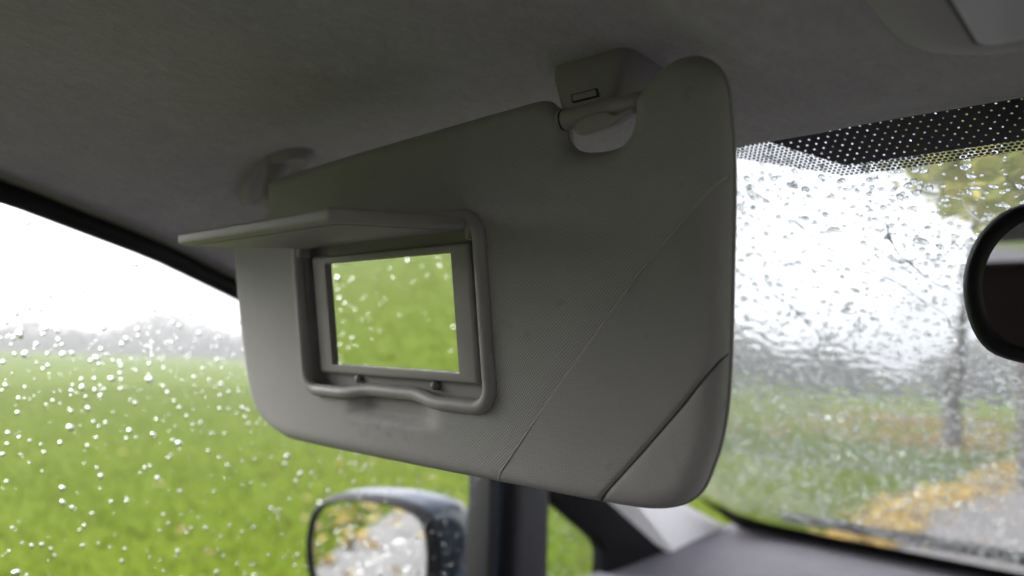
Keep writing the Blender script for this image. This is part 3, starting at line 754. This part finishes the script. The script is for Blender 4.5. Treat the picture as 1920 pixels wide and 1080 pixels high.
def front_seat(x, label):
    fs = empty('front_seat', W((x, -.1, -1.05)))
    box('cushion', (-.25, -.30, .22), (.25, .28, .40), M['seat_front'], fs, .06, 4)
    prism('backrest', [(-.24, .32), (.24, .32), (.22, .78), (.15, .86), (-.15, .86), (-.22, .78)], -.30, -.42, M['seat_front'], fs, .03, 3, frame=lambda a, b, c: (a, c-.22*(b-.3), b))
    prism('headrest', rrect(-.13, .13, .90, 1.07, .05, 5), -.42, -.52, M['seat_front'], fs, .025, 3)
    for k in (-.06, .06): tube('headrest_post', [(k, -.47, .84), (k, -.47, .95)], .006, M['black'], fs, 8)
    fs.children[2].rotation_euler = (rad(90), 0, 0); fs.children[2].location = (0, -.94, 0)
    tag(fs, label, 'car seat')
front_seat(-.31, 'grey cloth front seat facing the sun visor mirror')
front_seat(.38, 'grey cloth front seat beside the right hand window')
# bonnet, falling away just below the line of sight over the dashboard
by = np.array([1.40, 1.5, 1.65, 1.8, 2.0, 2.2, 2.3]); bz = np.array([-.325, -.345, -.372, -.402, -.452, -.53, -.62])
bx = np.linspace(-.66, .72, 15)
V = [(x, y, z-.05*((x-.03)/.69)**4+H) for y, z in zip(by, bz) for x in bx]
Fc = [(i*15+k, i*15+k+1, (i+1)*15+k+1, (i+1)*15+k) for i in range(6) for k in range(14)]
o = mesh_obj('bonnet', V, Fc, M['blue']); tag(o, 'blue painted bonnet ahead of the windscreen', 'car body')
# outer skin of the left side, seen in the door mirror
o = prism('outer_door_skin', [(-.705, -.335), (-.80, -.40), (-.83, -.6), (-.80, -.95), (-.72, -.96)], -1.8, 1.1, M['blue'], None, .02, 3, frame=lambda a, b, c: (a, c, b+H))
tag(o, 'blue painted outer side of the car below the windows', 'car body')

# ------------------------------------------------------------------ sun visor
TILT = rad(10)
VO = Vector(W((-.1542, .2377, .1057)))
vm = Matrix((Vector((1, 0, 0)), Vector((0, -math.sin(TILT), math.cos(TILT))), Vector((0, -math.cos(TILT), -math.sin(TILT))))).transposed().to_4x4()
vm.translation = VO
visor = empty('sun_visor', matrix=vm)
tag(visor, 'grey vinyl sun visor folded down with its mirror lid raised', 'sun visor')
mm = .001
def vis(u, w_, h): return (u*mm, w_*mm, h*mm)
ctrl = [(-281, 1), (-268, 2.5), (-230, 4), (-196, 5.2), (-130, 6.8), (-75, 8.0), (-58, 8.2), (-51, 6.8), (-46.5, 3.0), (-43.5, 1.4), (-42.2, -1), (-42.2, -6), (-42, -11.5), (-38.5, -16), (-32.5, -18.4), (-24, -19.2), (-16, -18.6), (-10.5, -15.5), (-7.2, -11), (-6.2, -5), (-5.6, -1.2), (-3.5, 1.6), (2, 5.5), (8, 9.2), (16, 10.8), (25, 10.2), (31.5, 6.5), (35.5, 1), (37.4, -9), (37.4, -35), (34.6, -70), (31.5, -105), (28, -128), (22, -144.5), (11, -158.5), (-7, -166), (-36, -168), (-103, -168.2), (-188, -168.2), (-270, -167.4), (-291, -165), (-306, -158), (-316, -148), (-321.5, -134), (-325, -110), (-327, -73), (-326.5, -44), (-322.5, -33.5), (-312, -27), (-297, -23.5), (-287, -18.8), (-283, -13.5), (-282.5, -5)]
ctrl = [(u-5.0*float(sstep(0, 28, u))-6.0*float(sstep(-285, -318, u)), w_) for u, w_ in ctrl]
OUT = resample(catmull(ctrl, 10), 1.4)
BZ = dict(u0=-247.5, u1=-91.5, w0=-130.5, w1=-38.5, r=10.5)     # bezel centre line
def scoopf(u, w_):
    """finger scoop below the mirror lid, depth in mm"""
    a = sstep(-212, -188, u)*(1-sstep(-150, -126, u)); low = -146.5+.0*u
    return 6.2*a*sstep(low, low+6, w_)*(w_ < -100)
def bez_loop(step=2.0, off=0.0):
    b = resample(rrect(BZ['u0']-off, BZ['u1']+off, BZ['w0']-off, BZ['w1']+off, BZ['r']+off, 10), step)
    return b
HOLE = bez_loop(1.8)
def seg_dist(P, poly):
    A_ = poly; B_ = np.roll(poly, -1, 0); out = np.full(len(P), 1e9)
    for a, b in zip(A_, B_):
        d = b-a; t = np.clip(((P-a)@d)/max(d@d, 1e-12), 0, 1); out = np.minimum(out, np.linalg.norm(P-(a+t[:, None]*d), axis=1))
    return out
def inside(P, poly):
    x, y = P[:, 0], P[:, 1]; c = np.zeros(len(P), bool)
    for (x0, y0), (x1, y1) in zip(poly, np.roll(poly, -1, 0)):
        k = ((y0 > y) != (y1 > y)) & (x < (x1-x0)*(y-y0)/((y1-y0) if y1 != y0 else 1e-12)+x0); c ^= k
    return c
S1 = np.array([(46, -23), (36, -32), (-5, -69), (-52, -119), (-94, -166), (-100, -173)], float)
S2 = np.array([(42, -86), (30, -98), (10, -121), (-10, -142), (-35, -167), (-40, -172)], float)
def seam_sd(P, Sm):
    """signed distance, positive on the lower right side"""
    best = np.full(len(P), 1e9); sg = np.zeros(len(P))
    for a, b in zip(Sm[:-1], Sm[1:]):
        d = b-a; t = np.clip(((P-a)@d)/(d@d), 0, 1); q = P-(a+t[:, None]*d); dist = np.linalg.norm(q, axis=1)
        cr = d[0]*q[:, 1]-d[1]*q[:, 0]; k = dist < best; best[k] = dist[k]; sg[k] = np.sign(cr[k])
    return best*sg
RIM, TH = 10.0, 9.0
def profile(d): return TH*np.sqrt(np.clip(1-(1-np.clip(d/RIM, 0, 1))**2.2, 0, 1))
def offs(poly, dist):
    t = np.roll(poly, -1, 0)-np.roll(poly, 1, 0); t /= np.linalg.norm(t, axis=1)[:, None]
    a = .5*np.sum(poly[:, 0]*np.roll(poly[:, 1], -1)-np.roll(poly[:, 0], -1)*poly[:, 1])
    nrm = np.stack([-t[:, 1], t[:, 0]], 1)*(1 if a > 0 else -1)
    return poly+nrm*dist
def visor_shell(front):
    pts = [OUT]
    for d in (.25, .7, 1.4, 2.5, 4.0, 6.0, 8.5, 11.0):
        q = offs(OUT, d)
        q = q[(inside(q, OUT)) & (np.abs(seg_dist(q, OUT)-d) < .12)]
        pts.append(q)
    gx, gy = np.meshgrid(np.arange(-325, 40, 4.0), np.arange(-167, 12, 4.0)); G = np.stack([gx.ravel(), gy.ravel()], 1)+rng.normal(0, .15, (gx.size, 2))
    G = G[inside(G, OUT)]; G = G[seg_dist(G, OUT) > 12.5]
    nh = 0
    if front:
        for Sm in (S1, S2):
            L = resample(Sm, 1.6, False)
            t = np.gradient(L, axis=0); t /= np.linalg.norm(t, axis=1)[:, None]; nr = np.stack([-t[:, 1], t[:, 0]], 1)
            for d in (-2.2, -1.1, -.5, .5, 1.1, 2.2):
                q = L+nr*d; q = q[inside(q, OUT)]; q = q[seg_dist(q, OUT) > .2]; pts.append(q)
            G = G[np.abs(seam_sd(G, Sm)) > 3.2]
        sgx, sgy = np.meshgrid(np.arange(-216, -120, 2.2), np.arange(-150, -131, 1.6)); pts.append(np.stack([sgx.ravel(), sgy.ravel()], 1))
        G = G[~((G[:, 0] > -218) & (G[:, 0] < -118) & (G[:, 1] < -129) & (G[:, 1] > -152))]
    A_ = np.vstack(pts[1:]+[G])
    if front: A_ = A_[(~inside(A_, HOLE)) & (seg_dist(A_, HOLE) > .8)]
    loops = [OUT]+([HOLE] if front else [])
    edges = []; V = []
    for lp in loops:
        b0 = len(V); n_ = len(lp); V += [tuple(p) for p in lp]; edges += [(b0+i, b0+(i+1) % n_) for i in range(n_)]
    V += [tuple(p) for p in A_]
    r = delaunay_2d_cdt([Vector(v) for v in V], edges, [], 1 if not front else 0, 1e-5)
    P = np.array([tuple(v) for v in r[0]]); T = np.array([tuple(f) for f in r[2]])
    c = P[T].mean(1); keep = inside(c, OUT)
    if front: keep &= ~inside(c, HOLE)
    T = T[keep]
    tri = P[T]; ar = (tri[:, 1, 0]-tri[:, 0, 0])*(tri[:, 2, 1]-tri[:, 0, 1])-(tri[:, 1, 1]-tri[:, 0, 1])*(tri[:, 2, 0]-tri[:, 0, 0])
    T[ar < 0] = T[ar < 0][:, ::-1]
    d = seg_dist(P, OUT); z = profile(d)
    if front:
        sd1, sd2 = seam_sd(P, S1), seam_sd(P, S2)
        z = z - .16*np.exp(-(sd1/.8)**2) - (1.0*np.exp(-(sd2/.95)**2) + .55*sstep(-.4, 1.0, sd2))*sstep(0, 4, d)
        z = z - scoopf(P[:, 0], P[:, 1])
        z = z + .5*np.sin(P[:, 0]*.021+.5)*np.sin(P[:, 1]*.03+1)*sstep(0, 20, d)
        h = z-TH
    else: h = -TH-z
    return P, T, h
P, T, h = visor_shell(True)
Vv = np.stack([P[:, 0], P[:, 1], h], 1)*mm
c = P[T].mean(1)
z1 = seam_sd(c, S1) > 0; z2 = seam_sd(c, S2) > 0
# find which sign is the lower right
ref = np.array([(30., -150.)]); s1 = seam_sd(ref, S1)[0] > 0; s2 = seam_sd(ref, S2)[0] > 0
right1 = (z1 == s1); right2 = (z2 == s2)
def smooth_normals_obj(name, sel, mat, label):
    Ts = T[sel]; used, inv = np.unique(Ts, return_inverse=True)
    o = np_mesh(name, Vv[used], inv.reshape(-1, 3), mat, visor, smooth=True, attr=np.repeat(sstep(3.5, 10, seg_dist(Vv[used][:, :2]/mm, OUT))[:, None], 3, 1))
    if label: o['label'] = label
    return o
smooth_normals_obj('vinyl_panel', ~right1, M['vinyl_a'], 'pebbled grey vinyl panel round the mirror')
smooth_normals_obj('vinyl_panel', right1 & ~right2, M['vinyl_b'], 'finely woven grey vinyl strip between the two diagonal seams')
smooth_normals_obj('vinyl_panel', right2, M['vinyl_c'], 'ribbed grey vinyl corner below the lower diagonal seam')
def seam_path(Sm, hh, d=0.0):
    L = resample(Sm, 2.0, False); L = L[inside(L, OUT)]
    dd = seg_dist(L, OUT)
    return [vis(p[0], p[1], profile(k)-TH+hh*float(sstep(0, 5, k))) for p, k in zip(L, dd)]
M['weld'] = plastic('seam_weld_vinyl', (.50, .46, .47), .5)
tube('seam_weld', seam_path(S1, -.06), .00026, M['weld'], visor, 6)
tube('seam_shade_line', seam_path(S2, -1.2), .0004, M['post'], visor, 6)  # dark tube laid in the groove as the shade of the crease
P, T, h = visor_shell(False)
np_mesh('back_shell', np.stack([P[:, 0], P[:, 1], h], 1)*mm, T[:, ::-1], M['vinyl_a'], visor, smooth=True, attr=np.zeros((len(P), 3)))
# welded edge where the two shells meet
tube('edge_piping', [vis(p[0], p[1], -TH) for p in offs(OUT, .1)[::2]], .0009, M['trim'], visor, 6, closed=True)
# vanity mirror bezel: rolled rim with the finger dip
lp = bez_loop(2.0)
dip = sstep(-212, -186, lp[:, 0])*(1-sstep(-152, -126, lp[:, 0]))*(lp[:, 1] < -120)
bz = tube('mirror_bezel', [vis(p[0], p[1]+2.6*k, .6-3.2*k) for p, k in zip(lp, dip)], .0037, M['trim'], visor, 14, closed=True)
# recess: walls and floor
rl = bez_loop(3.0, -1.6); nrl = len(rl); FL = -8.5
V = [vis(p[0], p[1], .3) for p in rl]+[vis(*p, FL) for p in bez_loop(3.0, -2.6)[:nrl]]
rl2 = np.array(rl); cen = rl2.mean(0)
V = [vis(p[0], p[1], -.6) for p in rl]+[vis(*(cen+(p-cen)*.985), FL) for p in rl]
Fc = [(i, (i+1) % nrl, nrl+(i+1) % nrl, nrl+i) for i in range(nrl)]+[tuple(nrl+i for i in range(nrl))]
mesh_obj('mirror_recess', V, Fc, M['trim'], visor, smooth=False)
# raised mirror frame, four mitred sides with a deep reveal
fo_, ft_, fi_, fg_ = (-239, -103, -120.5, -50.5), (-237.5, -105, -119.3, -51.5), (-225.2, -116.2, -115.3, -54.9), (-224.9, -116.5, -115.1, -55.2)
def rc(t, h_): return [vis(t[0], t[2], h_), vis(t[1], t[2], h_), vis(t[1], t[3], h_), vis(t[0], t[3], h_)]
V = rc(fo_, FL-.5)+rc(fo_, -4.2)+rc(ft_, -3.2)+rc(fi_, -3.0)+rc(fg_, -6.0)
Fc = []
for k in range(4):
    for i in range(4): Fc.append((k*4+i, k*4+(i+1) % 4, (k+1)*4+(i+1) % 4, (k+1)*4+i))
bm = bmesh.new(); bv = [bm.verts.new(v) for v in V]
for f in Fc: bm.faces.new([bv[i] for i in f])
bmesh.ops.recalc_face_normals(bm, faces=bm.faces)
bmesh.ops.bevel(bm, geom=[e for e in bm.edges if len(e.link_faces) == 2 and e.calc_face_angle(0) > rad(25)], offset=.0006, segments=2, affect='EDGES', profile=.5)
bm_obj('mirror_frame', bm, M['trim'], visor)
mo = mesh_obj('mirror_glass', [vis(-226, -116.5, -5.6), vis(-115.5, -116.5, -5.6), vis(-115.5, -54, -5.6), vis(-226, -54, -5.6)], [(0, 1, 2, 3)], M['mirror'], visor, smooth=False)
for u in (-205, -139):                                   # rubber stops for the lid
    bm = bmesh.new(); bmesh.ops.create_uvsphere(bm, u_segments=12, v_segments=8, radius=.0026)
    bm.transform(Matrix.Translation(vis(u, -123.4, FL+1.2)) @ Matrix.Diagonal((1, 1, 1.1, 1))); bm_obj('lid_stop', bm, M['trim'], visor)
# lid, swung up on its hinge
LW0, LW1, LL = -242.5, -98.0, 80.0
la = rad(93)
ld = Vector((0, -math.cos(la), math.sin(la)))            # along the lid, away from the hinge (visor local)
ln = Vector((0, math.sin(la), math.cos(la)))             # towards its upper (outer) face
hp = Vector((0, -44.0, -3.0))
def lidf(a, b, c):
    q = Vector((a, 0, 0))+hp+ld*b+ln*c
    return (q[0]*mm, q[1]*mm, q[2]*mm)
ol = rrect(LW0, LW1, 0, LL, 5, 5)
lid = prism('mirror_lid', ol, -1.0, 5.2, M['trim'], visor, 1.9*mm, 4, frame=lidf)
# inner face of the lid: shallow tray with a raised rib round it
prism('lid_liner', rrect(LW0+6, LW1-6, 6, LL-7, 3, 4), -1.45, -.9, M['trim'], lid, .3*mm, 2, frame=lidf)
for u in (LW0-1.2, LW1+.8):                              # hinge knuckles
    prism('hinge', rrect(u-2.2, u+2.2, -3, 6, 1.5, 4), -6, 3.5, M['trim'], lid, .6*mm, 2, frame=lidf)
# rod across the cut-out, caught by the clip
rp = [vis(u, -2.1+.0*u, -7.5) for u in np.linspace(-45, -3, 12)]
tube('clip_rod', rp, [.0046]*12, M['trim'], visor, 18)
tube('rod_collar', [vis(-43.2, -2.1, -7.5), vis(-42.5, -2.1, -7.5)], .0049, M['black'], visor, 18)

# ------------------------------------------------------------------ visor clip on the headliner
cl = empty('visor_clip', W((-.188, .272, .146)))
cmi = Matrix.Translation(Vector(W((-.188, .272, .146)))).inverted()
def loft(name, loops, mat, parent, inv, bevel=.002):
    bm = bmesh.new(); rows = [[bm.verts.new(inv @ Vector(W(p))) for p in lp] for lp in loops]; n_ = len(loops[0])
    for a, b in zip(rows[:-1], rows[1:]):
        for i in range(n_): bm.faces.new((a[i], a[(i+1) % n_], b[(i+1) % n_], b[i]))
    bm.faces.new(rows[0][::-1]); bm.faces.new(rows[-1])
    bmesh.ops.recalc_face_normals(bm, faces=bm.faces)
    es = [e for e in bm.edges if len(e.link_faces) == 2 and e.calc_face_angle(0) > rad(30)]
    bmesh.ops.bevel(bm, geom=es, offset=bevel, segments=3, affect='EDGES', profile=.5, clamp_overlap=True)
    return bm_obj(name, bm, mat, parent)
def ring(x0, x1, y0, y1, z, r=.006): return [(a, b, z) for a, b in rrect(x0, x1, y0, y1, r, 3)]
loft('housing', [ring(-.212, -.168, .2535, .290, .145, .006), ring(-.2115, -.169, .2500, .284, .134, .006), ring(-.2090, -.1695, .2475, .278, .127, .006), ring(-.2025, -.171, .2455, .270, .113, .005), ring(-.197, -.174, .2465, .262, .107, .004)], M['trim'], cl, cmi, .003)
# release tab let into the housing front
def tabf(name, x0, x1, z0, z1, y0, y1, sk, mat, bev):
    return prism(name, [(x0, z0), (x1, z0), (x1-sk, z1), (x0-sk, z1)], y0, y1, mat, cl, bev, 2, frame=lambda a, b, c: tuple(cmi @ Vector(W((a, c+(b-.113)*.115, b)))))
tabf('tab_gap', -.1930, -.1795, .1118, .1156, .2448, .250, .0012, M['gap'], 0)
tabf('release_tab', -.1925, -.1800, .1122, .1152, .2444, .250, .0010, M['trim'], .0004)
# hook that reaches under the rod
hk = catmull([(-34.5, -7.5), (-33.2, -10), (-30, -11.2), (-24, -10.8), (-16, -9.8), (-10, -7.5), (-5.0, -6.0), (-5.2, -4.2), (-10, -5.0), (-14, -5.6), (-19, -3.4), (-26, -3.2), (-32, -4.6)], 5)
hk = [(p[0], p[1]) for p in hk]
inv = cl.matrix_world.inverted() if False else cmi
prism('hook', hk, -8.0, -1.8, M['trim'], cl, .0011, 3, frame=lambda a, b, c: tuple(cmi @ (vm @ Vector(vis(a, b, c)))))
tag(cl, 'small grey clip on the headliner holding the visor rod', 'visor clip')

# ------------------------------------------------------------------ outboard visor pivot
pv = empty('visor_pivot', W((-.463, .262, .14)))
vmi = Matrix.Translation(Vector(W((-.463, .262, .14)))).inverted()
pl = [(-.496, .256), (-.482, .247), (-.452, .247), (-.428, .258), (-.432, .270), (-.48, .270)]
def plz(x, y): return float(headz(np.array(x), np.array(y)))
bm = bmesh.new()
def prow(sc_, dz):
    cx, cy_ = -.468, .259
    return [bm.verts.new(vmi @ Vector(W((cx+(x-cx)*sc_, cy_+(y-cy_)*sc_, plz(x, y)+dz)))) for x, y in catmull(pl, 4)]
rows = [prow(1.0, .004), prow(1.0, -.006), prow(.93, -.009), prow(.6, -.010)]
n_ = len(rows[0])
for a, b in zip(rows[:-1], rows[1:]):
    for i in range(n_): bm.faces.new((a[i], a[(i+1) % n_], b[(i+1) % n_], b[i]))
bm.faces.new(rows[-1]); bmesh.ops.recalc_face_normals(bm, faces=bm.faces)
bm_obj('base', bm, M['trim'], pv)
tube('arm', [tuple(vmi @ Vector(W(p))) for p in ((-.452, .256, .13), (-.4525, .255, .118), (-.453, .254, .106), (-.450, .2525, .099), (-.442, .252, .0975), (-.425, .252, .0975), (-.40, .252, .0975))], [.009, .0078, .0075, .0072, .006, .005, .005], M['trim'], pv, 14)
tag(pv, 'grey hinge bracket at the outer end of the sun visor', 'visor hinge')

# ------------------------------------------------------------------ overhead console
oc = empty('overhead_console', W((.03, .25, .146)))
omi = Matrix.Translation(Vector(W((.03, .25, .146)))).inverted()
def orow(x0, x1, y0, y1, z, r): return [(a, b, z) for a, b in rrect(x0, x1, y0, y1, r, 6)]
loft('housing', [orow(-.0705, .131, .02, .287, .122, .035), orow(-.0695, .130, .02, .286, .1120, .035), orow(-.064, .124, .03, .280, .1080, .03), orow(-.055, .115, .04, .272, .1070, .025)], M['trim'], oc, omi, .0015)
loft('lens_frame', [orow(-.0475, .108, .08, .2665, .1085, .007), orow(-.0475, .108, .08, .2665, .1062, .007)], M['black'], oc, omi, .0006)
loft('lamp_lens', [orow(-.0458, .106, .082, .2648, .1085, .006), orow(-.0458, .106, .082, .2648, .1053, .006)], M['lens'], oc, omi, .001)
tag(oc, 'grey overhead lamp console on the headliner ahead of the windscreen band', 'overhead console')

# ------------------------------------------------------------------ interior rear view mirror
rmx = Matrix.Translation(Vector(W((.047, .425, .046)))) @ Matrix.Rotation(rad(7), 4, 'Z') @ Matrix.Rotation(rad(5.2), 4, 'X')
rv = empty('rear_view_mirror', matrix=rmx)
def mo_(sx, sz): 
    c_ = [(-.127, -.004), (-.125, .014), (-.117, .029), (-.103, .038), (-.07, .0405), (0, .0415), (.07, .0405), (.103, .038), (.117, .029), (.125, .012), (.127, -.006), (.122, -.024), (.110, -.034), (.08, -.0375), (0, -.0385), (-.08, -.0375), (-.110, -.034), (-.122, -.024)]
    return [(p[0]*sx, p[1]*sz) for p in catmull(c_, 4)]
bm = bmesh.new()
def mrow(sx, sz, y_): return [bm.verts.new((a, y_, b)) for a, b in mo_(sx, sz)]
rows = [mrow(.935, .83, .000), mrow(.938, .835, -.0035), mrow(.955, .88, -.0055), mrow(.982, .95, -.005), mrow(1, 1, -.001), mrow(1.0, 1.0, .012), mrow(.93, .86, .028), mrow(.6, .5, .036)]
n_ = len(rows[0])
for a, b in zip(rows[:-1], rows[1:]):
    for i in range(n_): bm.faces.new((a[i], a[(i+1) % n_], b[(i+1) % n_], b[i]))
bm.faces.new(rows[-1]); bmesh.ops.recalc_face_normals(bm, faces=bm.faces)
bm_obj('housing', bm, M['black'], rv, angle=60)
pts = mo_(.945, .85)
mesh_obj('mirror_glass', [(a, -.0022, b) for a, b in pts], [tuple(range(len(pts)))], M['mirror_dark'], rv, smooth=False)
tube('stem', [(0, .03, .01), (0, .055, .03), (0, .075, .05)], [.011, .009, .012], M['black'], rv, 12)
tag(rv, 'black framed interior rear view mirror hanging before the windscreen', 'rear view mirror')

# ------------------------------------------------------------------ door mirror
dmx = Matrix.Translation(Vector(W((-.835, .655, -.27)))) @ Matrix.Rotation(rad(16), 4, 'Z') @ Matrix.Rotation(rad(3), 4, 'X')
dm = empty('door_mirror', matrix=dmx)
do = catmull([(-.108, -.01), (-.104, .03), (-.09, .055), (-.06, .070), (0, .076), (.05, .074), (.085, .064), (.099, .04), (.103, 0), (.098, -.045), (.08, -.068), (0, -.075), (-.06, -.072), (-.095, -.055)], 5)
bm = bmesh.new()
def drow(s_, y_, dx=0, dz=0): return [bm.verts.new((p[0]*s_+dx, y_, p[1]*s_+dz)) for p in do]
rows = [drow(.90, .004), drow(.91, -.004), drow(.96, -.008), drow(1.0, -.003), drow(1.02, .012)]
n_ = len(do)
for a, b in zip(rows[:-1], rows[1:]):
    for i in range(n_): bm.faces.new((a[i], a[(i+1) % n_], b[(i+1) % n_], b[i]))
bmesh.ops.recalc_face_normals(bm, faces=bm.faces); bm_obj('surround', bm, M['black'], dm, angle=60)
bm = bmesh.new()
rows = [drow(1.022, .0125), drow(1.035, .035, .003), drow(1.02, .065, .008), drow(.92, .095, .014), drow(.7, .118, .02), drow(.35, .13, .024)]
for a, b in zip(rows[:-1], rows[1:]):
    for i in range(n_): bm.faces.new((a[i], a[(i+1) % n_], b[(i+1) % n_], b[i]))
bm.faces.new(rows[-1]); bmesh.ops.recalc_face_normals(bm, faces=bm.faces); bm_obj('shell', bm, M['blue'], dm, angle=60)
pts = [(p[0]*.92, p[1]*.92) for p in do]
mesh_obj('mirror_glass', [(a, -.001, b) for a, b in pts], [tuple(range(len(pts)))], M['mirror'], dm, smooth=False)
tube('arm', [(.06, .05, -.03), (.12, .06, -.045), (.19, .08, -.06)], [.03, .026, .03], M['blue'], dm, 14)
P = rng.uniform(-1, 1, (170, 2))*np.array([.092, .064]); r = .0008+.0018*rng.random(170)**2
o = drops('raindrops', P, r, np.ones(170), np.zeros(170), lambda a, b, h: np.stack([a, -h-.0014, b], -1), M['water'], dm, .8, 9); tag(o, kind='stuff')
tag(dm, 'blue car door mirror with wet glass outside the side window', 'door mirror')

# ------------------------------------------------------------------ rain mist in the air
hz = box('haze', (-460, -460, -2.5), (460, 460, 16.0), M['gap'])
mt = bpy.data.materials.new('rain_mist'); mt.use_nodes = True; nt_ = mt.node_tree; nt_.nodes.clear()
ou = nt_.nodes.new('ShaderNodeOutputMaterial'); pvn = nt_.nodes.new('ShaderNodeVolumePrincipled')
pvn.inputs['Color'].default_value = (.93, .94, .97, 1); pvn.inputs['Density'].default_value = .006; pvn.inputs['Anisotropy'].default_value = .2
nt_.links.new(pvn.outputs[0], ou.inputs['Volume']); hz.data.materials[0] = mt
tag(hz, 'pale rain mist hanging in the air', 'mist', kind='stuff')
